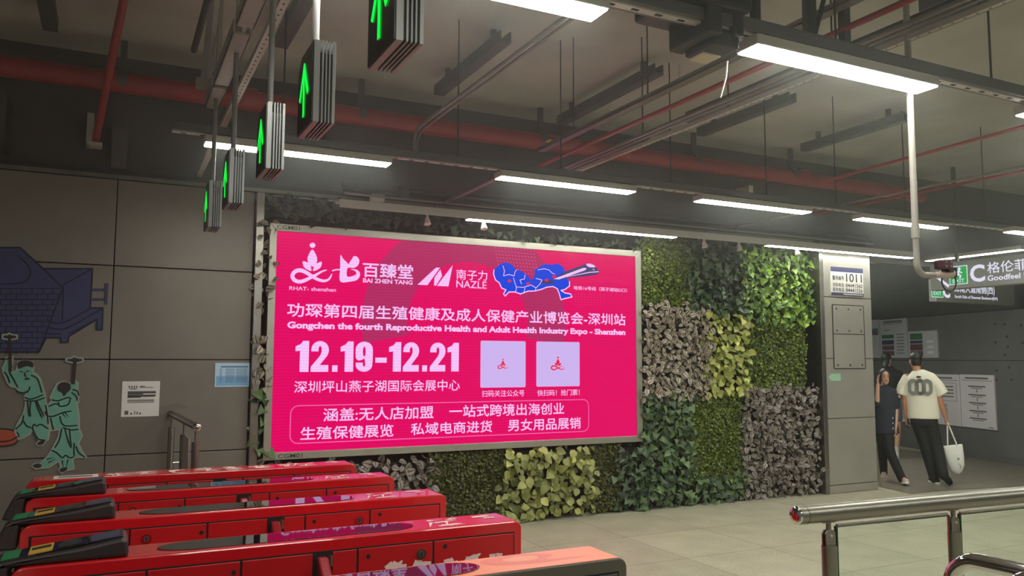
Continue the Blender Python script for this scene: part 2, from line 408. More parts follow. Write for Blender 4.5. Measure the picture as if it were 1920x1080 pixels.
# big red fire main with straps
P = thing('fire_main', 'thick dark red pipe running along the dark wall under the ceiling', 'pipe', (0, 7.2, 3.92))
o = MB(); o.tube([(-7, 7.2, 3.92), (9.8, 7.2, 3.89)], .085, 20); part('pipe', o, PIPE_RED, P)
for x in (-1.0, .0, 2.0, 3.9, 5.9, 7.4):
    s = MB(); s.tube([(x-.03, 7.2, 3.92), (x+.03, 7.2, 3.92)], .093, 20); s.box(x-.025, x+.025, 7.18, 7.22, 4.0, 4.26); part('strap', s, DARKM, P)
for x in (1.0, 4.9, 7.6):
    s = MB(); s.tube([(x-.06, 7.2, 3.917), (x+.06, 7.2, 3.917)], .1, 20); part('coupling', s, PIPE_RED, P)
fx = on_y(1022, 266, 7.1).x; a = MB(); a.prism([(fx, 3.88), (fx+.06, 3.915), (fx+.06, 3.9), (fx+.17, 3.9), (fx+.17, 3.86), (fx+.06, 3.86), (fx+.06, 3.845)], 7.088, 7.098); part('flow_arrow', a, mat('yellow_label', (200, 180, 40), .5), P, label='yellow arrow label')
# leaning red brace pipe at the left with its wall bracket
P = thing('brace_pipe', 'slim red pipe slanting down the dark wall at the left', 'pipe', (-.17, 7.4, 3.45))
o = MB(); o.tube([(-.18, 7.42, 3.46), (-.013, 6.2, 4.25)], .03, 14); part('pipe', o, PIPE_RED2, P)
s = MB(); s.box(-.25, -.2, 7.40, 7.60, 3.42, 3.68); s.box(-.23, -.13, 7.36, 7.5, 3.40, 3.43); part('wall_bracket', s, GREYW, P, bevel=.004)
o = MB(); o.box(-.86, -.8, 7.2, 7.6, 3.30, 3.72); tag(part('steel_bracket', o, DARKM), 'dark upright steel bracket at the left edge under the red main', 'bracket')
o = MB(); o.box(-.06, .06, 7.5, 7.61, 3.26, 3.6); tag(part('wall_duct', o, mat('duct_dark', (82, 76, 74), .7)), 'short dark upright duct below the slim red pipe', 'duct')

# services running away from the camera
def run(name, pts, r, m, label, cat, n=12):
    o = MB(); o.tube(pts, r, n); return tag(part(name, o, m), label, cat)
run('conduit', [(1.957, 1.5, 3.35), (1.957, 5.45, 3.35), (1.955, 5.53, 3.33), (1.95, 5.56, 3.28), (1.95, 5.56, 3.19)], .013, CONDUIT, 'thin grey conduit bending down at the middle lamp rail', 'conduit')
run('conduit', [(2.0, 1.5, 3.35), (2.0, 5.47, 3.35), (1.995, 5.55, 3.33), (1.985, 5.59, 3.28), (1.98, 5.59, 3.19)], .011, CONDUIT, 'second thin grey conduit close beside the bending conduit', 'conduit')
def strut(name, x, y0, y1, z, w, h, m, label, holes=True, cat='metal strut'):
    o = MB(); o.box(x-w/2, x+w/2, y0, y1, z, z+h, 0)
    if holes:
        y = y0+.04
        while y < y1-.04: o.box(x-w*.1, x+w*.1, y, y+.014, z-.001, z+.002, 1); y += .065
    return tag(part(name, o, [GREYW, HOLE]), label, cat)
strut('strut_rail', .637, 2.2, 7.54, 3.25, .041, .035, GREYW, 'long perforated strut rail above the green arrow signs')
strut('strut_rail', 3.735, .6, 6.25, 3.35, .03, .03, GREYW, 'pale perforated strut running back between the two largest lamps')
t = MB(); t.box(3.22, 3.29, .8, 6.0, 3.44, 3.447); t.box(3.22, 3.226, .8, 6.0, 3.44, 3.47); t.box(3.284, 3.29, .8, 6.0, 3.44, 3.47)
tag(part('cable_tray', t, CONDUIT), 'narrow grey cable tray beside the red sprinkler pipe', 'cable tray')
run('sprinkler_pipe', [(3.31, .8, 3.35), (3.31, 6.2, 3.35)], .017, PIPE_RED2, 'slim red sprinkler pipe running back across the ceiling middle', 'pipe')
run('conduit', [(3.56, .6, 3.36), (3.56, 6.1, 3.36)], .014, CONDUIT, 'grey conduit between the red sprinkler pipe and the pale strut', 'conduit')
run('conduit', [(3.64, .6, 3.37), (3.64, 6.2, 3.37)], .011, CONDUIT, 'thinner grey conduit close beside the pale strut', 'conduit')
t = MB(); t.box(3.86, 4.0, .5, 4.8, 3.46, 3.54); tag(part('cable_duct', t, BLKM), 'dark closed cable duct over the largest lamp', 'cable duct')
for y in (1.7, 2.4, 3.3, 4.2, 5.2):
    rod(3.75, y, 3.38, 4.26, 'thin dark rod hanging the pale strut'); rod(3.255, y+.25, 3.445, 4.26, 'thin dark rod hanging the narrow cable tray')
run('sprinkler_pipe', [(6.0, 2.0, 3.42), (6.0, 5.5, 3.35)], .015, PIPE_RED2, 'slim red sprinkler pipe at the right behind the white pipe', 'pipe')
run('sprinkler_pipe', [(7.55, 2.0, 3.42), (7.55, 7.0, 3.42)], .014, PIPE_RED2, 'thin red sprinkler pipe nearest the right edge', 'pipe')
run('conduit', [(6.45, 1.5, 3.2), (6.45, 7.1, 3.2)], .01, CONDUIT, 'thin conduit crossing behind the white pipe over the middle lamps', 'conduit')
run('conduit', [(2.9, 5.7, 3.2), (2.9, 7.3, 3.2)], .02, CONDUIT, 'short grey conduit from the middle lamp to the wall lamps', 'conduit')
# dark unlit troughs fixed to the ceiling
for i, (x, y0, y1, lab) in enumerate([(2.62, 5.4, 6.8, 'left of the row'), (4.09, 5.43, 7.1, 'second from the left'), (5.65, 5.45, 6.78, 'third from the left'), (7.14, 5.37, 6.74, 'behind the white pipe'),
                          (-.5, 5.4, 6.75, 'at the left edge'), (1.1, 4.9, 6.3, 'above the arrow signs'), (5.0, 2.2, 3.6, 'over the right-hand lamps')]):
    o = MB(); o.box(x-.05, x+.05, y0, y1, 4.08, 4.10); o.box(x-.05, x-.035, y0, y1, 4.1, 4.17); o.box(x+.035, x+.05, y0, y1, 4.1, 4.17)
    o.box(x-.02, x+.02, y0+.2, y0+.24, 4.1, 4.26); o.box(x-.02, x+.02, y1-.24, y1-.2, 4.1, 4.26)
    tag(part('ceiling_trough', o, DARKM), 'dark unlit trough under the ceiling, ' + lab, 'ceiling trough', 'dark ceiling troughs')
# frames that carry the arrow signs at the upper left
G = mat('bracket_grey', (150, 142, 136), .5, .2)
run('rail_tube', [(.40, 4.3, 3.62), (.40, 5.4, 3.62)], .02, DARKM, 'dark tube beside the white angle brackets', 'tube')
for i, (y0, y1, lab) in enumerate([(2.3, 4.05, 'nearest'), (4.15, 5.0, 'middle'), (5.06, 5.5, 'farthest')]):
    o = MB(); o.box(.485, .575, y0, y1, 3.285, 3.30); o.box(.485, .495, y0, y1, 3.285, 3.36); o.box(.565, .575, y0, y1, 3.285, 3.36); o.box(.515, .545, y0+.1, y0+.14, 3.3, 4.26)
    tag(part('bracket_arm', o, G, None, bevel=.003), lab+' pale bracket arm left of the perforated strut', 'bracket', 'pale bracket arms')
o = MB(); p0, p1 = on_y(386, 158, 5.3), on_y(404, 0, 4.9)
o.tube([(p0.x, 5.3, p0.z), (p1.x+.02, 4.9, 4.26)], [.035, .03], 4, smooth=False); o.box(p0.x-.06, p0.x+.08, 5.27, 5.33, p0.z-.03, p0.z+.03)
tag(part('angle_brace', o, G), 'pale slanting brace left of the sign brackets', 'brace')
# projector-like black equipment under the nearest lamp rail
E_ = thing('ceiling_projector', 'black projector hung beside the largest ceiling lamp', 'projector', (2.3, 2.75, 3.2))
o = MB(); o.box(2.08, 2.48, 2.6, 2.95, 3.18, 3.36); part('body', o, BLACK, E_, bevel=.02)
o = MB(); o.box(2.24, 2.32, 2.62, 2.9, 3.06, 3.2); o.box(2.40, 2.46, 2.64, 2.9, 3.08, 3.2); part('yoke', o, BLKM, E_, bevel=.01)
o = MB(); o.box(2.30, 2.45, 2.66, 2.86, 3.03, 3.10); part('head', o, BLKM, E_, bevel=.01)
o = MB(); o.box(2.325, 2.425, 2.76, 2.86, 3.022, 3.032); part('lens_window', o, mat('pale_lens', (205, 190, 165), .3), E_, label='pale square lens window')
o = MB(); o.box(2.26, 2.30, 2.7, 2.74, 3.36, 4.26); part('hanger', o, BLKM, E_)
o = MB(); o.tube([(2.5, 2.80, 3.03), (2.49, 2.80, 2.95), (2.455, 2.80, 2.85)], .004, 6); part('cable', o, WHITE, E_, label='loose thin white wire end')
# truss-like uprights above the largest lamp
for i, (x, y, w) in enumerate([(2.62, 2.5, .03), (3.02, 2.55, .055), (3.32, 2.6, .045)]):
    o = MB(); o.box(x-w/2, x+w/2, y+.22, y+.26, 3.19, 4.26); tag(part('hanger_post', o, BLKM), ['slimmest', 'widest', 'right-hand'][i]+' dark upright behind the largest ceiling lamp', 'post', 'dark uprights over the largest lamp')
run('rail_tube', [(3.04, 2.79, 3.22), (3.14, 2.79, 3.5), (3.31, 2.82, 3.75)], .012, BLKM, 'dark curved brace between the uprights', 'tube')
# wall-washer spots on the channel
def spot(x, lab, power=0.):
    S = thing('spot_lamp', 'small white spotlight on the pale channel, '+lab, 'spotlight', (x, 7.2, 3.0), 'small spotlights over the plants')
    o = MB(); o.tube([(x, 7.29, 3.02), (x, 7.27, 2.955)], [.018, .035], 14); part('shade', o, OFFW, S)
    o = MB(); o.box(x-.008, x+.008, 7.27, 7.30, 3.01, 3.08); part('stem', o, OFFW, S)
    if power:
        l = bpy.data.lights.new('spot_light', 'SPOT'); l.energy = power; l.spot_size = R(62); l.spot_blend = .8; l.shadow_soft_size = .03; l.color = (1, .96, .8)
        q = bpy.data.objects.new('spot_light', l); COL.objects.link(q); q.parent = S; q.location = (0, .06, -.06)
        q.rotation_euler = Vector((.1, .42, -1.05)).to_track_quat('-Z', 'Y').to_euler()
spot(2.70, 'over the left part of the screen'); spot(3.30, 'at the start of the wall lamps'); spot(6.10, 'right of the screen'); spot(6.62, 'over the dark ivy')
spot(7.55, 'over the brightest ivy', 9.)
for (px, py, w, h, lab) in [(707, 372, .13, .06, 'white box above the hanging leaves at the left'), (1404, 356, .07, .1, 'white box under the red main'), (757, 362, .09, .12, 'dim box beside the conduits over the screen')]:
    p = on_y(px, py, 7.42); o = MB(); o.box(p.x-w/2, p.x+w/2, 7.38, 7.46 if py > 360 else LWALL+.06, p.z-h/2, p.z+h/2)
    tag(part('junction_box', o, OFFW if 'white' in lab else DARKM, None, bevel=.004), lab, 'junction box')
# ledge clutter over the plants: slim cable ladder
for k, (z, y, r) in enumerate([(3.2, 7.36, .012), (3.24, 7.40, .016), (3.3, 7.44, .02)]):
    run('cable', [(1.9, y, z), (9.0, y, z)], r, [CONDUIT, BLKM, DARKM][k], ['thin grey cable', 'black cable', 'thick dark cable'][k]+' along the ledge over the plant wall', 'cable')
for (px, py) in ((1275, 155), (1148, 213)):
    p = on_z(px, py, 4.1); S = MB(); S.tube([(p.x, p.y, 4.26), (p.x, p.y, 4.1)], .012, 8); S.tube([(p.x, p.y, 4.1), (p.x, p.y, 4.085)], .035, 12)
    tag(part('fire_sprinkler', S, OFFW), 'small pale sprinkler head under the ceiling '+('right' if px > 1200 else 'left')+' of the pair', 'sprinkler')

# white bent pipe with the black floodlight-like camera on its end
P = thing('bent_pipe', 'white pipe dropping from the ceiling and bending right before the exit sign', 'pipe', (3.73, 2.74, 2.1))
o = MB(); o.tube([(3.735, 2.79, 4.2), (3.735, 2.79, 2.31)], .0165, 16); part('upper_pipe', o, PIPEW, P)
o = MB(); o.tube([(3.735, 2.79, 2.36), (3.735, 2.79, 2.29)], .021, 16); part('coupling', o, PIPEW, P)
arc = [(3.735, 2.79, 2.32), (3.735, 2.79, 2.16)]+[(3.735+.06*(1-math.cos(R(a))), 2.79, 2.16-.06*math.sin(R(a))) for a in range(15, 91, 15)]+[(3.90, 2.79, 2.103)]
o = MB(); o.tube(arc, .0155, 16); part('lower_pipe', o, PIPEW, P)
o = MB(); o.tube([(3.87, 2.79, 2.103), (3.97, 2.79, 2.11)], .017, 16); o.tube([(3.96, 2.79, 2.112), (4.015, 2.79, 2.118)], [.017, .022], 16); part('end_socket', o, mat('pinkish_socket', (190, 165, 155), .45), P)
K = thing('camera_unit', 'small dark red camera block with a black cable loop on the bent pipe', 'camera', (3.95, 2.79, 2.13))
o = MB(); o.prism(rrect(3.895, 3.97, 2.135, 2.185, .012), 2.75, 2.81); part('body', o, mat('maroon_block', (60, 28, 34), .4), K, bevel=.004)
o = MB()
for (x, z) in ((3.912, 2.172), (3.912, 2.148), (3.953, 2.172), (3.953, 2.15)): o.tube([(x, 2.746, z), (x, 2.752, z)], .0055, 10)
part('lens', o, mat('dim_lens', (130, 95, 100), .3), K)
o = MB(); o.box(3.95, 3.99, 2.76, 2.81, 2.122, 2.15); o.box(4.015, 4.03, 2.77, 2.81, 2.095, 2.15); part('bracket', o, BLACK, K, bevel=.003)
o = MB(); o.tube([(4.03, 2.79, 2.15)]+[(3.985+.058*math.cos(R(a)), 2.79, 2.075+.052*math.sin(R(a))) for a in range(40, -200, -15)]+[(3.94, 2.79, 2.12)], .004, 8); part('cable', o, BLACK, K, label='black cable hanging in a loop')

# ------------------------------------------------------------------ hanging green arrow signs over the gate lanes
SIGN = mat('sign_grey_plate', (150, 150, 148), .4, .3)
SIGND = mat('sign_dark_face', (30, 29, 30), .3)
GREEN = light_mat('green_leds', (10, 245, 60), 1.6)
def arrow_sign():
    t = thing('arrow_sign', '', 'sign', (0, 0, 0), 'hanging arrow signs over the gate lanes')
    xs = [(0, .021), (.027, .034), (.0395, .0455), (.051, .057), (.063, .075)]
    for i, (a, b) in enumerate(xs):
        o = MB(); o.prism([(0, .0), (.24, 0), (.24, .24), (.19, .287), (0, .287)], a+.001, b, axis='x'); part('plate', o, SIGN, t, True, bevel=.001)
    o = MB(); o.box(.001, .074, .008, .232, .008, .245); part('core', o, SIGND, t, True)
    o = MB(); o.prism([(.004, .004), (.236, .004), (.236, .236), (.187, .282), (.004, .282)], -.003, .0008, axis='x'); part('face', o, SIGND, t, True, label='dark display face')
    a = MB(); P = lambda u, w: (-.005, .13+u, .145+w)
    for pts in ([(0, -.09), (0, .085)], [(-.002, .088), (.062, -.02)], [(.002, .088), (-.062, -.02)]):
        ribbon(a, pts, .023, P)
    part('arrow', a, GREEN, t, True, label='glowing green upward arrow')
    o = MB(); o.tube([(.03, .12, .28), (.03, .12, .835)], .0135, 12); part('stem', o, mat('stem_grey', (112, 110, 108), .5), t, True)
    return t
proto = arrow_sign()
for i, (x, y, z, lab) in enumerate([(.608, 1.885, 2.45, 'largest green arrow sign, cut by the top of the picture'), (.578, 2.68, 2.45, 'second nearest green arrow sign, wholly in view with a pink underside'),
                           (.552, 3.44, 2.45, 'middle green arrow sign in the receding row of five'), (.511, 4.30, 2.45, 'green arrow sign hanging in front of the left ceiling lamp'), (.50, 5.15, 2.45, 'farthest and lowest green arrow sign, on a bright white stem')]):
    o = proto if i == 0 else copy_tree(proto)
    o.location = (x, y, z); o['label'] = lab

# ------------------------------------------------------------------ exit signs at the right
SBOX = mat('exit_sign_grey', (128, 128, 124), .45)
SLET = light_mat('sign_white', (226, 226, 245), .95)
SGRN = light_mat('sign_green', (24, 165, 70), .95)
S = thing('exit_sign', 'big grey hanging exit sign with a left arrow and letter C', 'sign', (10, 6.3, 2.6))
o = MB(); o.box(10.0, 10.14, 4.3, 7.27, 2.61, 2.97); part('box', o, SBOX, S, bevel=.004)
o = MB(); o.box(10.05, 10.09, 5.6, 5.64, 2.97, 4.26); part('hanger', o, DARKM, S); o = MB(); o.box(10.05, 10.09, 6.9, 6.94, 2.97, 4.26); part('hanger', o, DARKM, S)
PL = lambda u, w: (9.996, u, w)        # u falls towards the right of the sign
def stext(mb, s, y0, y1, z0, z1, bold=0.):     # y0 left end, y1 right end
    text(mb, s, (0, 1, z0, z1), lambda u, w: (9.996, y0+(y1-y0)*u, w), bold)
o = MB(); ribbon(o, [(7.03, 2.925), (7.17, 2.79), (7.01, 2.655)], .035, PL); part('left_arrow', o, SLET, S)
o = MB(); stext(o, 'C', 6.70, 6.50, 2.675, 2.90, .03); part('exit_letter', o, SLET, S)
o = MB(); stext(o, '格伦菲尔', 6.465, 5.79, 2.772, 2.912, .012); part('chinese_lettering', o, SLET, S)
o = MB(); stext(o, 'Goodfeel De', 6.468, 5.88, 2.675, 2.745, .02)
part('english_lettering', o, SLET, S, label='glowing white letters')
o = MB(); o.prism([(6.99, 2.665), (6.735, 2.665), (6.735, 2.91), (6.99, 2.91)], 9.9975, 9.999, axis='x'); g = part('exit_pictogram', o, SLET, S, label='green exit pictogram with white border')
o = MB(); o.prism([(6.98, 2.675), (6.745, 2.675), (6.745, 2.90), (6.98, 2.90)], 9.9965, 9.9974, axis='x'); part('green_field', o, SGRN, g)
o = MB(); stext(o, 'EXIT', 6.945, 6.78, 2.69, 2.735, .01)
PX = lambda u, w: (9.9958, u, w)
o.face([PX(*p) for p in disc(6.845, 2.87, .02)]); ribbon(o, [(6.85, 2.845), (6.87, 2.80), (6.90, 2.76)], .03, PX); ribbon(o, [(6.86, 2.80), (6.83, 2.775), (6.84, 2.75)], .022, PX); ribbon(o, [(6.90, 2.83), (6.86, 2.84), (6.81, 2.815)], .016, PX); ribbon(o, [(6.945, 2.885), (6.945, 2.76), (6.90, 2.76)], .008, PX)
part('runner', o, SLET, g)
S = thing('exit_sign', 'smaller grey exit sign farther back with boulevard lettering', 'sign', (12, 7.9, 2.56))
yy = 7.9
o = MB(); o.box(10.98, 12.86, yy, yy+.12, 2.545, 2.88); part('box', o, mat('exit_sign_pale', (150, 154, 144), .4), S, bevel=.004)
o = MB(); o.box(11.4, 11.44, yy+.03, yy+.07, 2.88, 4.26); part('hanger', o, DARKM, S); o = MB(); o.box(12.4, 12.44, yy+.03, yy+.07, 2.88, 4.26); part('hanger', o, DARKM, S)
F2 = lambda u, w: (u, yy-.004, w)
k = yy/8.2
o = MB(); text(o, 'C', (11.49*k+.06, 11.70*k+.02, 2.60, 2.83), F2, .03); part('exit_letter', o, SLET, S); o = MB(); text(o, '深南大道南侧(西)', (11.83*k, 12.83*k, 2.675, 2.84), F2, .012); part('chinese_lettering', o, SLET, S); o = MB(); text(o, 'South Side of Shennan Boulevard(W)', (11.83*k, 12.90*k, 2.595, 2.655), F2, .01)
part('english_lettering', o, SLET, S, label='glowing white letters')
o = MB(); o.prism(rrect(11.29*k, 11.56*k, 2.60, 2.84, .02), yy-.002, yy-.001); g = part('exit_pictogram', o, SLET, S, label='green exit pictogram')
o = MB(); o.prism(rrect(11.30*k, 11.55*k, 2.61, 2.83, .015), yy-.0035, yy-.0025); part('green_field', o, SGRN, g)
o = MB(); text(o, 'EXIT', (11.33*k, 11.51*k, 2.635, 2.69), lambda u, w: (u, yy-.0045, w), .01); o.face([(u, yy-.0045, w) for u, w in [(11.36*k, 2.72), (11.49*k, 2.72), (11.47*k, 2.81), (11.38*k, 2.81)]]); part('runner', o, SLET, g)

# ------------------------------------------------------------------ pier plates
NAVY = mat('navy_print', (50, 52, 92), .5); INK = mat('black_ink', (35, 33, 40), .6); PAPER = mat('white_board', (215, 212, 206), .45)
yc = 7.40
B = thing('number_plate', 'white police number plate 1011 with navy bars on the steel pier', 'sign', (8.53, yc, 2.68))
o = MB(); o.box(8.235, 8.825, yc-.012, yc, 2.495, 2.862); part('plate', o, PAPER, B)
o = MB(); o.box(8.235, 8.825, yc-.0135, yc-.0121, 2.80, 2.862); o.box(8.235, 8.825, yc-.0135, yc-.0121, 2.495, 2.53); part('bar', o, NAVY, B, label='navy bar')
o = MB(); F3 = lambda u, w: (u, yc-.0135, w)
text(o, '1011', (8.51, 8.80, 2.675, 2.785), F3, .01); text(o, '警用编号:', (8.262, 8.48, 2.69, 2.75), F3, .01)
text(o, '求助电话:', (8.262, 8.475, 2.604, 2.655), F3, .008); text(o, '服务电话:', (8.262, 8.475, 2.542, 2.593), F3, .008); text(o, '84441560', (8.50, 8.805, 2.604, 2.655), F3, .006); text(o, '84441526', (8.50, 8.805, 2.542, 2.593), F3, .006)
part('lettering', o, INK, B)
o = MB(); o.box(8.45, 8.81, yc-.0145, yc-.0136, 2.507, 2.517); part('fine_print', o, PAPER, B)
B = thing('access_hatch', 'screwed steel access plate in the middle of the pier', 'hatch', (8.55, yc, 1.95))
o = MB(); o.box(8.265, 8.815, yc-.008, yc-.001, 2.0, 2.365); part('upper_plate', o, COLM, B, bevel=.003)
o = MB(); o.box(8.265, 8.815, yc-.006, yc-.001, 1.56, 1.995); part('lower_plate', o, COLM, B, bevel=.003)
o = MB()
for x in (8.32, 8.54, 8.76):
    for z in (2.32, 2.04, 1.6): o.tube([(x, yc-.011, z), (x, yc-.005, z)], .014, 10)
part('screws', o, STEEL_DK, B)
o = MB()
for s in (8.255, 8.825): o.box(s-.006, s+.006, yc-.003, yc-.0005, 1.56, 2.37)
o.box(8.26, 8.82, yc-.003, yc-.0005, 2.366, 2.376); o.box(8.26, 8.82, yc-.007, yc-.0005, 1.992, 2.002); o.box(8.26, 8.82, yc-.003, yc-.0005, 1.548, 1.56)
part('gasket', o, SEAM, B)
o = MB(); o.prism([(8.145, 1.445), (8.20, 1.49), (8.365, 1.49), (8.365, 1.40), (8.20, 1.40)], yc-.004, yc-.001)
tag(part('arrow_sticker', o, mat('pale_green_sticker', (150, 190, 160), .5)), 'pale green arrow sticker on the pier pointing left', 'sticker')

# ------------------------------------------------------------------ boards on the corridor wall
def along(px, py):       # a sight line on the corridor wall -> (t, z)
    d = ray(px, py); o = Vector((0, 0, EYE)); t = (ca-o).dot(cn)/d.dot(cn); p = o+d*t
    return ((p-ca).dot(cd), p.z)
def board(name, pxs, label, cat, m, group):
    (t0, _), (t1, _) = along(pxs[0], 650), along(pxs[2], 650); z1 = along(pxs[2], pxs[1])[1]; z0 = along(pxs[2], pxs[3])[1]
    B = thing(name, label, cat, corr((t0+t1)/2, z0), group)
    o = MB(); corrbox(o, t0, t1, z0, z1, 0, .025); part('panel', o, m, B)
    return B, t0, t1, z0, z1
def cline(o, t0, t1, z, w, off=.0265, mi=0): corrbox(o, t0, t1, z-w/2, z+w/2, .0255, off, mi)
MAPB = mat('glossy_board', (186, 188, 194), .12, spec=.6)
BG = mat('board_green', (46, 104, 60), .25); BN = mat('board_navy', (50, 50, 84), .25); BR = mat('board_maroon', (96, 60, 66), .25); BD = mat('board_grey', (120, 118, 122), .3); LINE = mat('print_grey', (110, 108, 108), .6)
def bands(o, t0, t1, zs):
    for (z0, z1, mi) in zs: corrbox(o, t0, t1, z0, z1, .0255, .0275, mi)
g = 'information boards on the corridor wall'
B, t0, t1, z0, z1 = board('information_board', (1653, 596, 1703.5, 671), 'tall glossy map board behind the black-topped person', 'board', MAPB, g)
w = t1-t0; h = z1-z0
o = MB(); bands(o, t0+w*.07, t0+w*.52, [(z0+h*.50, z0+h*.60, 0), (z0+h*.34, z0+h*.46, 1), (z0+h*.20, z0+h*.32, 2), (z0+h*.06, z0+h*.18, 2)]); part('colour_bands', o, [BG, BN, BR], B)
o = MB(); cline(o, t0+w*.15, t0+w*.85, z0+h*.93, .05); cline(o, t0+w*.12, t0+w*.85, z0+h*.87, .012); cline(o, t0+w*.15, t0+w*.4, z0+h*.72, .02)
for k in range(7): cline(o, t0+w*.62, t0+w*.9, z0+h*(.12+.08*k), .02)
part('print', o, LINE, B)
B, t0, t1, z0, z1 = board('information_board', (1706, 619, 1760.5, 671), 'lower glossy board right of the tall map board', 'board', MAPB, g)
w = t1-t0; h = z1-z0
o = MB(); bands(o, t0+w*.06, t0+w*.5, [(z0+h*.68, z0+h*.92, 0), (z0+h*.54, z0+h*.65, 1), (z0+h*.28, z0+h*.52, 2), (z0+h*.05, z0+h*.26, 2)]); part('colour_bands', o, [BG, BN, BR], B)
o = MB()
for k in range(3): cline(o, t0+w*.65, t0+w*.86, z0+h*(.2+.2*k), .05)
part('print', o, PAPER, B)
B, t0, t1, z0, z1 = board('information_board', (1600, 599, 1651.5, 671), 'glossy board half hidden behind the steel pier', 'board', MAPB, g)
w = t1-t0; h = z1-z0
o = MB(); bands(o, t0+w*.06, t0+w*.97, [(z0+h*.72, z0+h*.77, 0), (z0+h*.66, z0+h*.71, 1), (z0+h*.60, z0+h*.65, 2)]); part('colour_bands', o, [BG, BN, BR], B)
NOT = mat('notice_white', (214, 210, 210), .5)
B, t0, t1, z0, z1 = board('notice_board', (1799.5, 703.5, 1863, 806), 'white notice with a five-step flow chart, farthest right on the corridor wall', 'board', NOT, 'white notices on the corridor wall')
w = t1-t0; h = z1-z0; o = MB(); cline(o, t0+w*.16, t0+w*.84, z0+h*.935, .028); cline(o, t0+w*.06, t0+w*.95, z0+h*.89, .008)
for k, zz in enumerate((.78, .62, .47, .32, .18)):
    cline(o, t0+w*.25, t0+w*.75, z0+h*zz, .022); cline(o, t0+w*.34, t0+w*.66, z0+h*(zz-.035), .012)
    if k < 4: cline(o, t0+w*.49, t0+w*.515, z0+h*(zz-.085), .05)
cline(o, t0+w*.8, t0+w*.94, z0+h*.035, .014)
part('print', o, mat('notice_ink', (92, 90, 92), .6), B)
B, t0, t1, z0, z1 = board('notice_board', (1735, 702.5, 1798.5, 799), 'white notice with a boxed list behind the man in the white T-shirt', 'board', NOT, 'white notices on the corridor wall')
w = t1-t0; h = z1-z0; o = MB(); cline(o, t0+w*.2, t0+w*.8, z0+h*.93, .026); cline(o, t0+w*.06, t0+w*.95, z0+h*.885, .008)
for k in range(4): cline(o, t0+w*.3, t0+w*.82, z0+h*(.76-.065*k), .02)
for e in ((.12, .9, .83, .006), (.12, .9, .48, .006)): cline(o, t0+w*e[0], t0+w*e[1], z0+h*e[2], e[3])
corrbox(o, t0+w*.9, t0+w*.91, z0+h*.48, z0+h*.83, .0255, .0265)
for k in range(9): cline(o, t0+w*.52, t0+w*.62, z0+h*(.4-.035*k), .014)
part('print', o, mat('notice_ink', (92, 90, 92), .6), B)
B, t0, t1, z0, z1 = board('notice_board', (1668, 701.5, 1734, 795), 'white notice glimpsed between the black-topped person and the man', 'board', NOT, 'white notices on the corridor wall')
# bolt marks on the corridor wall
o = MB()
for (px, py) in ((1866, 608), (1884, 608), (1888, 631), (1867, 642), (1890, 650), (1885, 665), (1869, 695), (1892, 689), (1915, 610), (1917, 643), (1869, 712), (1897, 712)):
    t, z = along(px, py); corrbox(o, t-.018, t+.018, z-.018, z+.018, .0, .008)
tag(part('bolt_caps', o, mat('bolt_dark', (66, 66, 66), .6)), 'scatter of dark bolt caps on the corridor wall below the exit signs', 'bolts', kind='stuff')

# ------------------------------------------------------------------ the big LED screen
PINK = light_mat('led_pink', (228, 0, 98), SCREEN_POWER); PINK2 = light_mat('led_dull_pink', (180, 42, 98), SCREEN_POWER)
LETT = light_mat('led_white', (248, 196, 250), SCREEN_POWER); BLUE = light_mat('led_blue', (24, 70, 220), SCREEN_POWER)
NAV = light_mat('led_navy', (66, 66, 110), SCREEN_POWER); DOTS = light_mat('led_dots', (226, 90, 150), SCREEN_POWER); PLINE = light_mat('led_line', (240, 110, 180), SCREEN_POWER)
LPINK = light_mat('led_panel', (206, 180, 240), SCREEN_POWER); LRED = light_mat('led_red', (235, 30, 70), SCREEN_POWER)
# fine pixel grid of the LED modules on the pink
for M in (PINK, PINK2, LETT):
    N = M.node_tree.nodes; L = M.node_tree.links; e = [n for n in N if n.type == 'EMISSION'][0]; pw = e.inputs[1].default_value
    tc = N.new('ShaderNodeTexCoord'); wv = N.new('ShaderNodeTexWave'); wv.bands_direction = 'Z'; wv.inputs['Scale'].default_value = 11.0; wv.inputs['Distortion'].default_value = .6
    mr = N.new('ShaderNodeMapRange'); mr.inputs[3].default_value = pw*.93; mr.inputs[4].default_value = pw*1.05
    L.new(tc.outputs['Object'], wv.inputs[0]); L.new(wv.outputs['Fac'], mr.inputs[0]); L.new(mr.outputs[0], e.inputs[1])
SX0, SZ0, SX1, SZ1 = 1.322, .819, 5.276, 2.818
OX0, OZ0, OX1, OZ1 = 1.256, .752, 5.352, 2.888
T = thing('led_screen', 'huge pink LED advertising screen with white event lettering on the plant wall', 'screen', (3.3, WALL, OZ0))
o = MB()
y0, y1 = WALL-.02, WALL+.11
for q in ([(OX0, OZ0), (OX1, OZ0), (SX1, SZ0), (SX0, SZ0)], [(OX1, OZ0), (OX1, OZ1), (SX1, SZ1), (SX1, SZ0)], [(OX1, OZ1), (OX0, OZ1), (SX0, SZ1), (SX1, SZ1)], [(OX0, OZ1), (OX0, OZ0), (SX0, SZ0), (SX0, SZ1)]):
    o.prism(q, y0, y1)
part('frame', o, FRAME, T, bevel=.004)
o = MB(); o.box(SX0-.01, SX1+.01, WALL-.004, WALL+.1, SZ0-.01, SZ1+.01); D = part('display', o, PINK, T, label='bright pink display')
lay = [0]
def art(name, mb, m, label=None): return part(name, mb, m, D, label=label)
def lyr(k): y = WALL-.005-.0008*k; return lambda u, w: (u, y, w)
def poly(mb, pts, k=1, mi=0): P = lyr(k); mb.face([P(*wl(x, y)) for x, y in pts], mi)
def polyw(mb, pts, k=1, mi=0): P = lyr(k); mb.face([P(*p) for p in pts], mi)
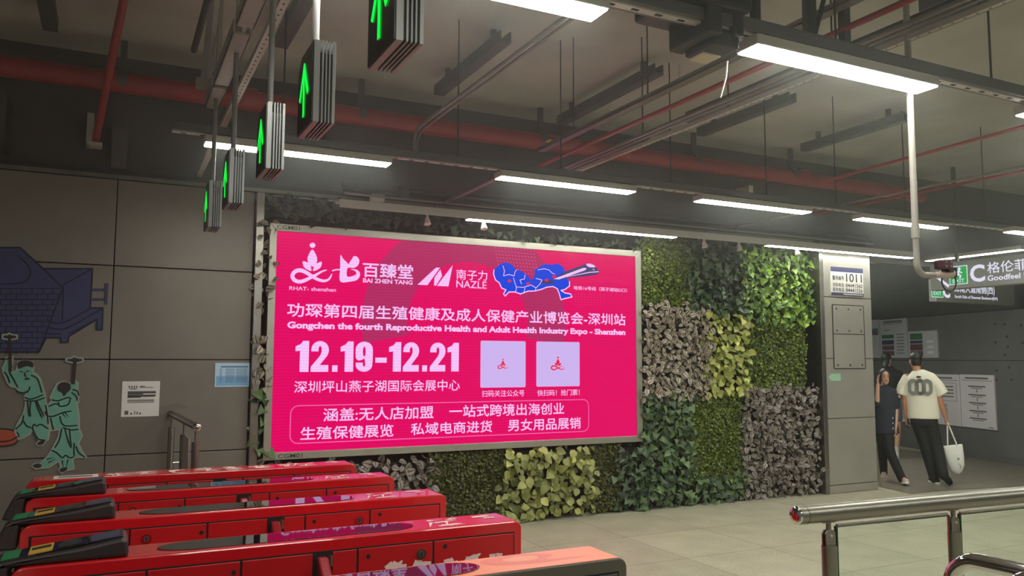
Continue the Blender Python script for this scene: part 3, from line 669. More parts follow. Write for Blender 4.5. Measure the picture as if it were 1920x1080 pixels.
def stxt(mb, s, L_, R_, bold=.0, k=3):
    """L_ = (x, top, bottom) at the left end, R_ the same at the right end, read off the photograph"""
    a, b = wl(L_[0], L_[2]), wl(R_[0], R_[2]); c, d = wl(L_[0], L_[1]), wl(R_[0], R_[1])
    q = MB(); text(q, s, (a[0], b[0], (a[1]+b[1])/2, (c[1]+d[1])/2), lyr(k), bold); art('lettering', q, LETT)
# pale band behind the lettering
c0 = wl(880, 606); sc = 1/165
o = MB(); ang = [(-12+204*k/40) for k in range(41)]
outer = [(c0[0]+1.12*math.cos(R(a)), c0[1]+1.05*math.sin(R(a))) for a in ang]; inner = [(c0[0]+.66*math.cos(R(a)), c0[1]+.62*math.sin(R(a))) for a in ang]
outer = [(x, min(z, SZ1)) for x, z in outer]
for i in range(40): polyw(o, [outer[i], outer[i+1], inner[i+1], inner[i]], 1)
art('background_band', o, PINK2, 'dull pink arch band')
o = MB()
for r in range(8):
    for c in range(13):
        x, y = 928+c*6.0+r*1.2, 464+r*6.4+c*.5
        p = wl(x, y); polyw(o, disc(p[0], p[1], .007, n=6), 2)
for r in range(5):
    for c in range(10):
        p = wl(1078+c*6, 552+r*5); polyw(o, disc(p[0], p[1], .004, n=6), 2)
art('dot_pattern', o, DOTS)['kind'] = 'stuff'
# the emblem of a meditating lotus figure
def z6(pts): return [(500+x/5.3333, 420+y/5.3333) for x, y in pts]
def emblem(mb, cx, cy, s, k):
    """cx, cy in photograph units, s scale relative to the large emblem"""
    def Q(pts): return [(cx+(x-455)*s/5.3333, cy+(y-420)*s/5.3333) for x, y in pts]
    poly(mb, Q(disc(457, 214, 29, 26, 18)), k)
    poly(mb, Q(spline([(455, 255), (487, 300), (504, 350), (492, 400), (458, 428), (420, 400), (406, 350), (422, 300)], 3)), k)
    poly(mb, Q(spline([(358, 375), (395, 380), (432, 410), (446, 470), (400, 455), (368, 425)], 3)), k)
    poly(mb, Q(spline([(550, 380), (512, 388), (478, 415), (461, 470), (505, 458), (540, 430)], 3)), k)
    curve = spline([(600, 460), (545, 478), (500, 505), (450, 530), (390, 560), (330, 578), (275, 560), (255, 515), (290, 472), (345, 465), (400, 490), (450, 522), (510, 555), (575, 570), (625, 548), (650, 500)], 4, False)
    n = len(curve)
    for i in range(n-1):
        w0 = 6+34*math.sin(math.pi*i/(n-1))**.6; w1 = 6+34*math.sin(math.pi*(i+1)/(n-1))**.6
        a, b = Vector(curve[i]), Vector(curve[i+1]); d = (b-a).normalized(); p = Vector((-d.y, d.x))
        poly(mb, Q([a-p*w0/2, b+d*3-p*w1/2, b+d*3+p*w1/2, a+p*w0/2]), k+.02*(i % 2))
o = MB(); emblem(o, 585.3, 498.75, 1.0, 3); art('lotus_emblem', o, LETT); o = MB()
# the other marks of the top row
poly(o, z6(spline([(736, 310), (760, 345), (800, 385), (818, 400), (835, 372), (855, 345), (868, 322), (905, 330), (925, 370), (910, 415), (870, 440), (830, 437), (803, 450), (803, 525), (860, 520), (895, 500), (880, 470), (835, 452), (890, 455), (925, 480), (930, 520), (900, 560), (840, 575), (733, 577), (733, 440)], 3)), 3)
ribbon(o, [wl(*p) for p in z6([(655, 468), (690, 458), (735, 455)])], .012, lyr(3.2)); art('letter_emblem', o, LETT); o = MB()
poly(o, z6([(1505, 608), (1690, 437), (1732, 437), (1605, 612)]), 3)
poly(o, z6([(1735, 455), (1752, 520), (1690, 618), (1670, 615), (1676, 535)]), 3)
poly(o, z6([(1858, 412), (1815, 624), (1700, 620), (1755, 545)]), 3)
stxt(o, 'RHAT- shenzhen', (542, 537, 544.5), (629.5, 540, 546.5), .012)
stxt(o, '百臻堂', (680, 493, 520), (773.5, 497, 523), .03); stxt(o, 'BAI ZHEN TANG', (680, 522, 530), (773, 525.5, 534), .03)
stxt(o, '南子力', (855, 505, 525), (913, 508, 525.5), .015); stxt(o, 'NAZLE', (855, 526, 539.5), (912, 528, 541), .008)
art('slanted_emblem', o, LETT)
# map with train
def z7(pts): return [(860+x/5.3333, 420+y/5.3333) for x, y in pts]
o = MB(); isl = z7([(350, 460), (400, 410), (460, 382), (520, 400), (575, 455), (640, 480), (690, 520), (722, 560), (745, 545), (760, 490), (750, 465), (800, 430), (860, 400), (930, 408), (990, 395), (1040, 430), (1065, 480), (1075, 540), (1105, 575), (1105, 620), (1060, 655), (1020, 665), (1060, 690), (1115, 700), (1130, 730), (1060, 745), (1020, 758), (1003, 700), (985, 650), (940, 625), (880, 632), (820, 655), (760, 670), (690, 672), (615, 700), (560, 680), (500, 680), (462, 720), (445, 700), (470, 660), (425, 640), (405, 590), (365, 560), (345, 500)])
poly(o, isl, 3); mp = art('map', o, BLUE, 'blue outline map')
o = MB(); P = lyr(3.4)
ribbon(o, [wl(*p) for p in isl[18:]+isl[:1]], .012, P)
for l in ([(440, 420), (455, 470), (445, 520), (500, 505), (550, 520), (560, 480), (575, 460)], [(545, 540), (560, 590), (575, 640), (565, 680)], [(660, 510), (655, 550), (610, 560), (625, 600)], [(660, 640), (650, 680)], [(575, 630), (640, 635), (720, 610), (770, 640), (760, 670)], [(790, 460), (850, 448), (900, 460), (930, 490), (955, 500)], [(770, 545), (830, 560), (810, 600), (770, 640)]):
    ribbon(o, [wl(*p) for p in z7(l)], .007, P)
part('map_lines', o, LETT, mp)
o = MB()
for x, y in ((505, 570), (692, 597), (950, 525), (875, 562)): poly(o, z7(disc(x, y, 20, 14, 12)), 3.6)
part('map_pins', o, LRED, mp)
o = MB(); poly(o, z7([(905, 565), (1075, 470), (1270, 400), (1330, 398), (1375, 435), (1402, 475), (1385, 505), (1300, 520), (1060, 545)]), 4); poly(o, z7(disc(885, 580, 70, 20, 14)), 3.5)
tr = art('train', o, NAV, 'grey train drawing')
o = MB(); poly(o, z7([(945, 550), (1240, 440), (1275, 440), (1265, 462), (1000, 555)]), 4.5); poly(o, z7(spline([(1270, 402), (1310, 398), (1345, 412), (1362, 432), (1300, 432)], 3)), 4.5); poly(o, z7([(1330, 455), (1352, 450), (1355, 465)]), 4.5); poly(o, z7([(920, 560), (1300, 480), (1400, 472), (1390, 482), (1300, 490)]), 4.5)
part('train_windows', o, LETT, tr)
# lettering
o = MB()
stxt(o, '地铁16号线（燕子湖站D口）', (1074.7, 536, 544), (1175, 541, 547.5), .02)
stxt(o, '功琛第四届生殖健康及成人保健产业博览会-深圳站', (538, 569.4, 595.4), (1172, 587.5, 609), .025)
stxt(o, 'Gongchen the fourth Reproductive Health and Adult Health Industry Expo - Shenzhen', (538, 604.7, 621), (1172, 616, 630), .045)
stxt(o, '深圳坪山燕子湖国际会展中心', (551, 714.5, 737), (861.5, 712, 732), .015)
stxt(o, '扫码关注公众号', (903, 732, 744), (982.5, 731, 743), .012); stxt(o, '快扫码！抢门票！', (1007, 731, 742.5), (1086, 730, 741), .012)
stxt(o, '涵盖:无人店加盟', (605.5, 766, 790), (812, 761, 784), .022); stxt(o, '一站式跨境出海创业', (842, 760, 783), (1057, 755, 776), .022)
stxt(o, '生殖保健展览', (563, 801, 825.5), (736.7, 795.5, 818), .022); stxt(o, '私域电商进货', (770, 793.5, 816), (922, 788.5, 809.5), .022); stxt(o, '男女用品展销', (952, 786, 808.5), (1088, 782.5, 803.5), .022)
# heavy condensed date figures
o = MB(); xa, xb = wl(551.5, 668)[0], wl(861, 668)[0]; za, zb = wl(700, 696.8)[1], wl(700, 640.8)[1]
DW = {'1': .62, '2': .84, '9': .86, '.': .40, '-': .62}; sdate = '12.19-12.21'; tot = sum(DW[c] for c in sdate); u = (xb-xa)/tot; x = xa; Hh = zb-za
def digit(ch, x0, w):
    P = lyr(3)
    X = lambda t: x0+t*w
    Z = lambda t: za+t*Hh
    if ch == '1': o.face([P(X(a), Z(b)) for a, b in [(.34, 0), (.98, 0), (.98, 1), (.55, 1), (.40, .90), (.02, .82), (.02, .66), (.34, .68)]])
    elif ch == '.': o.face([P(X(a), Z(b)) for a, b in [(.2, 0), (.85, 0), (.85, .21), (.2, .21)]])
    elif ch == '-': o.face([P(X(a), Z(b)) for a, b in [(.06, .30), (.94, .30), (.94, .47), (.06, .47)]])
    elif ch == '2':
        pts = [(.04, .66), (.04, .72)]+[(.5+.46*math.cos(R(a)), .72+.28*math.sin(R(a))) for a in range(165, -1, -15)]+[(.96, .66), (.90, .54), (.50, .22), (.95, .22), (.95, 0), (.03, 0), (.03, .16), (.50, .52), (.58, .64), (.58, .76), (.54, .83), (.46, .83), (.42, .76), (.42, .66)]
        o.face([P(X(a), Z(b)) for a, b in pts])
    elif ch == '9':
        out = [(.5+.46*math.cos(R(a)), .74+.26*math.sin(R(a))) for a in range(0, 181, 15)]
        left = [(.04, .58), (.06, .44), (.18, .37), (.34, .38), (.52, .44), (.56, .28), (.56, .2), (.5, .165), (.44, .2), (.43, .3), (.06, .3), (.06, .22)]
        bot = [(.5+.44*math.cos(R(a)), .22+.22*math.sin(R(a))) for a in range(195, 361, 15)]+[(.96, .4), (.96, .74)]
        # drawn as a ring: outer shape with the eye cut as a seam
        eye = [(.5+.075*math.cos(R(a)), .67+.17*math.sin(R(a))) for a in range(180, -181, -20)]
        pts = out+[(.04, .67)]+[(.425, .67)]+eye[1:]+[(.04, .669)]+left+bot
        o.face([P(X(a), Z(b)) for a, b in pts])
for ch in sdate: digit(ch, x+.03*u, DW[ch]*u-.05*u); x += DW[ch]*u
art('date_figures', o, LETT, 'heavy white date figures')
# outline box around the lower lettering
a, b = wl(545, 763), wl(545, 832); c, d = wl(1103, 747), wl(1103, 808)
zt_, zb_ = (a[1]+c[1])/2, (b[1]+d[1])/2
o = MB(); rr = rrect(a[0], c[0], zb_, zt_, .07); ribbon(o, rr+[rr[0]], .008, lyr(2)); art('outline_box', o, PLINE, 'thin rounded pink outline')
# the two plain square panels with small emblems
for (xl, xr, yt, yb, s) in ((900, 985, 640, 727, .22), (1005, 1086, 641.5, 725, .29)):
    p, q = wl(xl, yb), wl(xr, yt); o = MB(); polyw(o, rrect(p[0], q[0], p[1], q[1], .015), 3); pn = art('white_panel', o, LPINK, 'pale square panel with a small pink emblem')
    o = MB(); emblem(o, (xl+xr)/2, (yt+yb)/2, s*1.15, 4); part('small_emblem', o, LRED, pn)
# numbers on the frame
FI = mat('frame_ink', (60, 56, 52), .6)
o = MB(); a, b = wl(518, 434), wl(561.5, 434)
text(o, 'CGM01', (a[0], b[0], 2.835, 2.873), lambda u, w: (u, WALL-.0215, w), .005); a, b = wl(520.5, 853), wl(566, 853)
text(o, 'CGM01', (a[0], b[0], .765, .803), lambda u, w: (u, WALL-.0215, w), .01); part('frame_lettering', o, FI, T)
o = MB(); o.box(1.318, 1.36, WALL-.0225, WALL-.0201, .786, .815); part('sticker', o, mat('yellow_sticker', (190, 185, 50), .5), T, label='small yellow sticker')

# ------------------------------------------------------------------ the plant wall: planted panels
BACK = mat('felt_backing', (30, 24, 22), .95)
L_BOX = leaf_mat('boxwood_leaf', (34, 48, 12), (128, 148, 36)); L_BOXD = leaf_mat('boxwood_leaf_dull', (34, 40, 14), (104, 108, 40))
L_IVY = leaf_mat('ivy_leaf', (26, 42, 26), (106, 136, 78)); L_IVYD = leaf_mat('ivy_leaf_dim', (26, 40, 26), (88, 112, 70)); L_IVYL = leaf_mat('ivy_leaf_lit', (48, 84, 24), (146, 180, 56)); L_IVYS = leaf_mat('ivy_leaf_shade', (22, 30, 22), (66, 84, 50), rough=.7)  # lamp light and shade are put into the colours of the last two
L_ZEB = leaf_mat('striped_leaf', (62, 47, 46), (100, 80, 72), (168, 158, 138)); L_ZEBG = leaf_mat('striped_leaf_grey', (52, 42, 42), (84, 70, 66), (142, 134, 122))
L_LIME = leaf_mat('lime_leaf', (112, 122, 40), (206, 206, 110)); L_LIMED = leaf_mat('lime_leaf_dull', (88, 96, 44), (182, 184, 104))
SHAPES = {   # half width along the leaf, fold
    'box': ([.42, .5, .34], .12, 1.), 'ivy': ([.55, .38, .2], .18, .95), 'zeb': ([.34, .37, .22], .14, 1.), 'lime': ([.36, .40, .22], .16, 1.)}
def leaves(pos, size, shape, tipdir, normal):
    """vectorised folded leaves: 11 points each"""
    hw, fold, _ = SHAPES[shape]; n = len(pos)
    u = np.array([0, .22, .22, .22, .5, .5, .5, .8, .8, .8, 1.]); v = np.array([0, -hw[0], 0, hw[0], -hw[1], 0, hw[1], -hw[2], 0, hw[2], 0])
    if shape == 'ivy': u = np.array([.05, .0, .15, .0, .42, .42, .42, .72, .72, .72, 1.]); v = v*1.0
    h = np.abs(v)*fold*2 - .35*(u-.45)**2
    ac = np.array([0, 1, 0, 1, 1, 0, 1, 1, 0, 1, 0.])
    t = tipdir/np.linalg.norm(tipdir, axis=1, keepdims=True); nn = normal-(normal*t).sum(1, keepdims=True)*t; nn /= np.linalg.norm(nn, axis=1, keepdims=True); b = np.cross(nn, t)
    P = pos[:, None, :]+size[:, None, None]*(t[:, None, :]*u[None, :, None]+b[:, None, :]*v[None, :, None]+nn[:, None, :]*h[None, :, None])
    q = [(0, 1, 2), (0, 2, 3), (1, 4, 5, 2), (2, 5, 6, 3), (4, 7, 8, 5), (5, 8, 9, 6), (7, 10, 8), (8, 10, 9)]
    return P.reshape(-1, 3), q, ac, n
def leaf_mesh(name, P, q, ac, n, m, rnd, off):
    me = bpy.data.meshes.new(name); nv = len(ac)
    loops = []; starts = []; tot = 0
    base = np.concatenate([np.array(f) for f in q]); lens = np.array([len(f) for f in q])
    L = (base[None, :]+nv*np.arange(n)[:, None]).ravel(); ls = np.concatenate([[0], np.cumsum(np.tile(lens, n))])[:-1]
    me.vertices.add(n*nv); me.vertices.foreach_set('co', (P-np.array(off)).astype(np.float32).ravel())
    me.loops.add(len(L)); me.loops.foreach_set('vertex_index', L.astype(np.int32))
    me.polygons.add(len(ls)); me.polygons.foreach_set('loop_start', ls.astype(np.int32)); me.polygons.foreach_set('loop_total', np.tile(lens, n).astype(np.int32))
    me.polygons.foreach_set('use_smooth', np.ones(len(ls), dtype=bool))
    me.materials.append(m); me.update()
    a = me.attributes.new('rnd', 'FLOAT', 'POINT'); a.data.foreach_set('value', np.repeat(rnd, nv).astype(np.float32))
    a = me.attributes.new('across', 'FLOAT', 'POINT'); a.data.foreach_set('value', np.tile(ac, n).astype(np.float32))
    return me
NSH = mat('plant_stem', (60, 66, 36), .7)
def patch(name, x0, x1, z0, z1, shape, m, label, cat, size, dens, depth=.10, ragged=.03, group=None, stems=False, y=WALL):
    T_ = thing(name, label, cat, ((x0+x1)/2, y+.1, z0), group)
    o = MB(); o.box(x0, x1, y+.06, y+.12, z0, z1); part('backing', o, BACK, T_)
    A = (x1-x0)*(z1-z0); n = int(A*dens)
    gx = max(1, int(math.sqrt(n*(x1-x0)/(z1-z0)))); gz = max(1, n//gx)
    X, Z = np.meshgrid((np.arange(gx)+.5)/gx, (np.arange(gz)+.5)/gz); n = gx*gz
    X = X.ravel()+rng.uniform(-.9, .9, n)/gx; Z = Z.ravel()+rng.uniform(-.9, .9, n)/gz
    px = x0-ragged+X*(x1-x0+2*ragged); pz = z0-ragged*.3+Z*(z1-z0+ragged*1.3)
    lump = .5+.5*np.sin(px*7.1+1.3*np.sin(pz*5.3))*np.cos(pz*6.4+px*2.1)
    py = y+.055-depth*(rng.uniform(0, 1, n)**1.2)*(.55+.45*lump)
    pos = np.stack([px, py, np.maximum(pz, .02)], 1)
    if shape == 'box':
        nrm = np.stack([rng.normal(0, .55, n), -np.ones(n), rng.normal(.35, .55, n)], 1); tip = np.stack([rng.normal(0, 1, n), rng.normal(-.5, .4, n), rng.normal(-.2, 1, n)], 1)
    else:
        nrm = np.stack([rng.normal(0, .4, n), -np.ones(n), rng.normal(.35, .4, n)], 1); tip = np.stack([rng.normal(0, .75, n), rng.normal(-.35, .3, n), rng.normal(-.75, .6, n)], 1)
        if shape == 'zeb': tip[:, 2] = rng.normal(-.2, .8, n)
    sz = size*rng.uniform(.65, 1.2, n)
    P, q, ac, n = leaves(pos, sz, shape, tip, nrm)
    rnd = np.clip(rng.normal(.42, .26, n), 0, 1)
    me = leaf_mesh('foliage', P, q, ac, n, m, rnd, (T_.location.x, T_.location.y, T_.location.z))
    f = bpy.data.objects.new('foliage', me); COL.objects.link(f); f.parent = T_
    return T_
def W2(xl, yt, xr, yb): a, b = wl(xl, yb), wl(xr, yt); return a[0], b[0], max(a[1], 0.02), b[1]
BX = dict(shape='box', size=.03, dens=6500, depth=.07, ragged=.01, cat='boxwood panel', group='clipped boxwood panels')
IV = dict(shape='ivy', size=.085, dens=620, depth=.13, cat='ivy panel', group='ivy panels')
ZB = dict(shape='zeb', size=.078, dens=950, depth=.16, cat='striped plant panel', group='striped plant panels')
LM = dict(shape='lime', size=.098, dens=560, depth=.16, cat='lime plant panel', group='lime leaved panels')
# right of the screen
a = dict(x0=5.40, x1=6.05, z0=2.28, z1=3.06); patch('boxwood_panel', m=L_BOX, label='clipped boxwood panel at the top, directly right of the screen', **a, **BX)
patch('ivy_panel', x0=6.07, x1=6.86, z0=2.20, z1=3.05, m=L_IVYD, label='dark ivy panel at the top between boxwood and the brightest ivy', **IV)
patch('ivy_panel', x0=6.88, x1=8.0, z0=2.14, z1=3.03, m=L_IVYL, label='brightest ivy panel, its leaves coloured yellow-green as if lamp-lit, beside the pier', **IV)
patch('striped_plant', x0=5.40, x1=6.30, z0=1.24, z1=2.26, m=L_ZEB, label='striped grey-leaved panel directly right of the screen', **ZB)
patch('lime_plant', x0=6.28, x1=6.86, z0=1.28, z1=2.18, m=L_LIME, label='pale yellow-green leaved panel in the middle of the right-hand plants', **LM)
patch('boxwood_panel', x0=6.88, x1=7.88, z0=1.79, z1=2.12, m=L_BOX, label='upper of two stacked boxwood panels beside the pier', **BX)
patch('boxwood_panel', x0=6.88, x1=7.86, z0=1.30, z1=1.77, m=L_BOX, label='lower of two stacked boxwood panels beside the pier', **BX)
patch('ivy_panel', x0=5.38, x1=6.04, z0=.30, z1=1.22, m=L_IVY, label='dark green ivy panel right of the screen lower corner', **IV)
patch('boxwood_panel', x0=6.04, x1=6.80, z0=.78, z1=1.25, m=L_BOX, label='upper of two boxwood panels low in the middle of the right-hand plants', **BX)
patch('boxwood_panel', x0=6.04, x1=6.80, z0=.27, z1=.765, m=L_BOX, label='lower of two boxwood panels low in the middle of the right-hand plants', **BX)
patch('striped_plant', x0=6.82, x1=7.97, z0=.04, z1=1.30, m=L_ZEBG, label='large striped purple-grey panel at the foot of the plant wall beside the pier', **ZB)
patch('ivy_panel', x0=5.30, x1=6.86, z0=.04, z1=.30, m=L_IVY, label='low trailing ivy strip along the floor right of the screen', **IV)
# below the screen
patch('ivy_panel', x0=5.05, x1=5.36, z0=.04, z1=.68, m=L_IVYD, label='narrow dark ivy panel under the screen right corner', **IV)
patch('boxwood_panel', x0=4.66, x1=5.06, z0=.04, z1=.73, m=L_BOXD, label='narrow boxwood panel under the screen between lime leaves and ivy', **BX)
patch('lime_plant', x0=3.62, x1=4.68, z0=.06, z1=.70, m=L_LIMED, label='round-leaved yellow-green panel under the screen', **LM)
patch('boxwood_panel', x0=2.84, x1=3.64, z0=.04, z1=.72, m=L_BOXD, label='wide dull boxwood panel under the screen behind the red gates', **BX)
patch('striped_plant', x0=1.25, x1=2.84, z0=.2, z1=.66, m=L_ZEBG, label='striped plant panel under the screen left half behind the gates', **{**ZB, 'dens': 520, 'size': .1})
# above and left of the screen
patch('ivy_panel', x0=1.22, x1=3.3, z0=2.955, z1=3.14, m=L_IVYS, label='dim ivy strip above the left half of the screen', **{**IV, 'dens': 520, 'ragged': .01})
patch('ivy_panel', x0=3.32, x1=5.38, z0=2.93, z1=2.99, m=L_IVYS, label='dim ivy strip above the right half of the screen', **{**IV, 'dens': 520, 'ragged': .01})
o_ = dict(ZB); o_.update(dens=1500, ragged=.03, size=.085)
patch('striped_plant', x0=1.215, x1=1.245, z0=2.05, z1=2.90, m=L_ZEB, label='thin striped trail squeezed left of the screen upper half', **o_)
patch('striped_plant', x0=1.215, x1=1.245, z0=1.35, z1=1.85, m=L_ZEB, label='thin striped trail squeezed left of the screen middle', **{**o_, 'dens': 2200})
patch('ivy_panel', x0=1.215, x1=1.245, z0=.78, z1=1.35, m=L_IVY, label='thin green trail squeezed left of the screen lower corner', **{**IV, 'dens': 1500, 'ragged': .03, 'size': .09})

# ------------------------------------------------------------------ mural figures and notices on the left wall
def wz(pts, s, ox, oy): return [wl(ox+x/s, oy+y/s, LWALL) for x, y in pts]
z4 = lambda pts: wz(pts, 3.375, 0, 600)
z5 = lambda pts: wz(pts, 4.5, 0, 440)
MTEAL = mat('mural_teal', (112, 170, 150), .6, noise=.05, nscale=6); MINK = mat('mural_ink', (30, 40, 36), .6); MNAVY = mat('mural_navy', (64, 64, 104), .65, noise=.08, nscale=5); MNAVYL = mat('mural_navy_line', (34, 32, 48), .7)
MRED = mat('mural_red', (178, 76, 56), .6); MHAIR = mat('mural_dark_brown', (52, 38, 40), .6); MRIM = mat('mural_pale_rim', (160, 165, 155), .6)
YF = LWALL-.014
def cutout(name, label, outline, m, rim=None, y0=LWALL-.012, y1=LWALL):
    T_ = thing(name, label, 'wall figure', (outline[0][0], LWALL, min(p[1] for p in outline)))
    o = MB(); o.prism(outline, y0, y1); part('plate', o, m, T_)
    if rim:
        o = MB(); P = lambda u, w: (u, y0-.0006, w); ribbon(o, outline+outline[:1], .012, P); part('rim', o, rim, T_)
    return T_
def lines(T_, name, ls, w, m, y=YF, conv=z4, taper=True):
    o = MB()
    for i, l in enumerate(ls): ribbon(o, conv(spline(l, 4, False) if len(l) > 2 else l), w, (lambda u, q, y=y: (u, y, q)), taper=taper)
    part(name, o, m, T_)
def blob(T_, name, pts, m, y=YF+.0006, conv=z4, smooth=True):
    o = MB(); o.face([(u, y, w) for u, w in conv(spline(pts, 4) if smooth else pts)]); return part(name, o, m, T_)
fur = z5([(-150, 112), (170, 110), (365, 288), (780, 288), (775, 400), (765, 550), (760, 618), (868, 618), (862, 802), (815, 800), (818, 715), (580, 860), (575, 908), (515, 910), (512, 868), (390, 868), (330, 990), (-150, 990)])
F_ = cutout('furnace_cutout', 'dark blue cut-out of a brick furnace with bellows on the left wall', fur, MNAVY, MNAVYL)
o = MB(); o.prism(z5([(772, 455), (888, 455), (888, 474), (772, 474)]), YF, LWALL); o.prism(z5([(768, 538), (888, 536), (888, 553), (766, 557)]), YF, LWALL); o.prism(z5([(887, 410), (917, 412), (905, 590), (883, 590)]), YF, LWALL); part('handle', o, MNAVY, F_)
br = []
for k in range(12):
    z = 455+k*46
    xr = 530-(z-455)*.36
    br.append([(-120, z), (xr, z)])
    for j in range(8):
        x = -80+j*88+(k % 2)*44
        if x < xr-15: br.append([(x, z), (x, z+46)])
lines(F_, 'brick_lines', br, .006, MNAVYL, conv=z5, taper=False)
lines(F_, 'edge_lines', [[(170, 110), (365, 288)], [(365, 288), (535, 455)], [(525, 430), (780, 290)], [(535, 455), (525, 730)], [(525, 470), (330, 990)], [(150, 180), (220, 240), (258, 320), (225, 390), (140, 412), (-60, 420)], [(430, 740), (540, 742), (760, 625)], [(420, 785), (560, 790), (862, 625)], [(585, 835), (815, 715)], [(395, 838), (512, 838)], [(365, 288), (780, 288)]], .01, MNAVYL, conv=z5, taper=False)
m1 = z4([(40, 240), (60, 228), (82, 232), (80, 270), (72, 300), (88, 332), (105, 318), (118, 265), (150, 255), (205, 265), (214, 300), (210, 330), (235, 345), (258, 375), (272, 430), (285, 465), (290, 510), (300, 560), (306, 610), (310, 660), (312, 720), (305, 755), (288, 765), (270, 790), (240, 792), (232, 780), (250, 765), (225, 730), (205, 690), (190, 720), (150, 745), (118, 755), (95, 700), (110, 660), (150, 590), (165, 530), (155, 490), (170, 460), (130, 455), (100, 425), (70, 420), (50, 400), (38, 370), (20, 330), (18, 300), (35, 270)])
A = cutout('blacksmith_cutout', 'teal cut-out of a capped blacksmith raising a hammer, nearer the furnace', m1, MTEAL, MRIM)
blob(A, 'cap', [(115, 270), (150, 255), (205, 265), (210, 300), (170, 292), (118, 308)], MHAIR); blob(A, 'moustache', [(158, 368), (172, 364), (188, 370), (184, 380), (172, 376), (160, 382)], MHAIR)
lines(A, 'ink_lines', [[(40, 250), (60, 240), (78, 240)], [(62, 300), (62, 330), (90, 380), (115, 430)], [(30, 330), (50, 360), (62, 400)], [(170, 460), (185, 440), (190, 420)], [(200, 350), (235, 370), (255, 420), (265, 460)], [(158, 490), (200, 500), (280, 470)], [(160, 510), (220, 512), (288, 490)], [(175, 515), (180, 560), (185, 610)], [(225, 515), (245, 570), (268, 620)], [(235, 515), (255, 560), (280, 610)], [(195, 520), (190, 570), (195, 612)], [(150, 640), (170, 670), (200, 680)], [(205, 690), (215, 660), (235, 670), (260, 660), (308, 690)], [(290, 540), (300, 600), (306, 660)], [(130, 325), (150, 330)], [(170, 325), (190, 322)], [(160, 335), (158, 352), (168, 356)], [(100, 690), (140, 650), (150, 600)], [(105, 450), (150, 460), (190, 440)], [(208, 690), (240, 750), (290, 760)]], .011, MINK)
blob(A, 'shoe', [(240, 790), (236, 780), (258, 765), (285, 765), (268, 788)], MHAIR)
def hammer(label, pts_head, handle, w):
    h = cutout('hammer_cutout', label, z4(pts_head), MHAIR, MRIM, LWALL-.018, LWALL)
    o = MB(); a, b = z4(handle); ribbon(o, [a, b], w, lambda u, q: (u, LWALL-.019, q)); part('handle', o, MHAIR, h)
hammer('dark hammer cut-out held by the capped blacksmith', [(18, 95), (50, 92), (60, 84), (75, 92), (110, 97), (110, 118), (72, 124), (55, 124), (18, 118)], [(62, 120), (68, 320)], .022)
m2 = z4([(365, 400), (400, 388), (440, 400), (452, 395), (470, 378), (495, 400), (490, 430), (500, 470), (498, 520), (487, 525), (500, 600), (502, 690), (520, 730), (497, 780), (520, 830), (548, 868), (475, 868), (460, 880), (468, 940), (420, 950), (388, 965), (374, 950), (385, 930), (375, 890), (350, 905), (310, 932), (270, 935), (225, 940), (205, 925), (220, 908), (255, 905), (300, 865), (330, 820), (370, 740), (380, 690), (320, 700), (310, 640), (285, 600), (283, 570), (310, 535), (330, 505), (318, 490), (345, 430)])
A2 = cutout('blacksmith_cutout', 'teal cut-out of a bareheaded blacksmith seen from behind, farther right', m2, MTEAL, MRIM)
blob(A2, 'hair', [(368, 410), (400, 392), (440, 402), (448, 435), (425, 460), (405, 482), (390, 460), (365, 445)], MHAIR)
lines(A2, 'ink_lines', [[(330, 505), (370, 510), (430, 490), (450, 500)], [(370, 520), (380, 545), (430, 535), (445, 500)], [(285, 580), (300, 605), (340, 608), (400, 585), (455, 575)], [(310, 545), (350, 530), (370, 535)], [(395, 590), (420, 620)], [(410, 585), (435, 612)], [(380, 610), (390, 650), (420, 670), (495, 665)], [(400, 680), (450, 695), (500, 690)], [(412, 690), (430, 760), (450, 810)], [(440, 690), (445, 750), (452, 805)], [(330, 825), (360, 840), (395, 870), (415, 855), (440, 870), (470, 865)], [(470, 780), (468, 830), (470, 860)], [(482, 800), (500, 840), (540, 868)], [(300, 880), (340, 870)], [(310, 900), (350, 880)], [(395, 890), (400, 930)], [(430, 885), (420, 930)], [(320, 620), (330, 660), (340, 695)], [(460, 440), (490, 450), (500, 480)], [(455, 460), (480, 480), (490, 510)], [(390, 690), (375, 760), (345, 810)]], .011, MINK)
blob(A2, 'shoe', [(208, 925), (222, 910), (255, 908), (262, 928), (235, 936)], MHAIR); blob(A2, 'shoe', [(376, 950), (392, 935), (425, 932), (420, 950), (390, 962)], MHAIR)
hammer('dark hammer cut-out held by the bareheaded blacksmith', [(418, 245), (452, 240), (470, 230), (490, 238), (525, 242), (525, 262), (490, 272), (458, 270), (420, 262)], [(474, 265), (462, 400)], .028)
B_ = cutout('bowl_cutout', 'red bowl cut-out at the left edge below the blacksmiths', z4(spline([(-150, 720), (-60, 692), (0, 688), (70, 694), (112, 715), (117, 740), (108, 770), (80, 788), (0, 798), (-90, 790)], 3)), MRED, MINK)
lines(B_, 'rim_line', [[(-100, 745), (0, 768), (70, 760), (114, 735)]], .012, MINK)
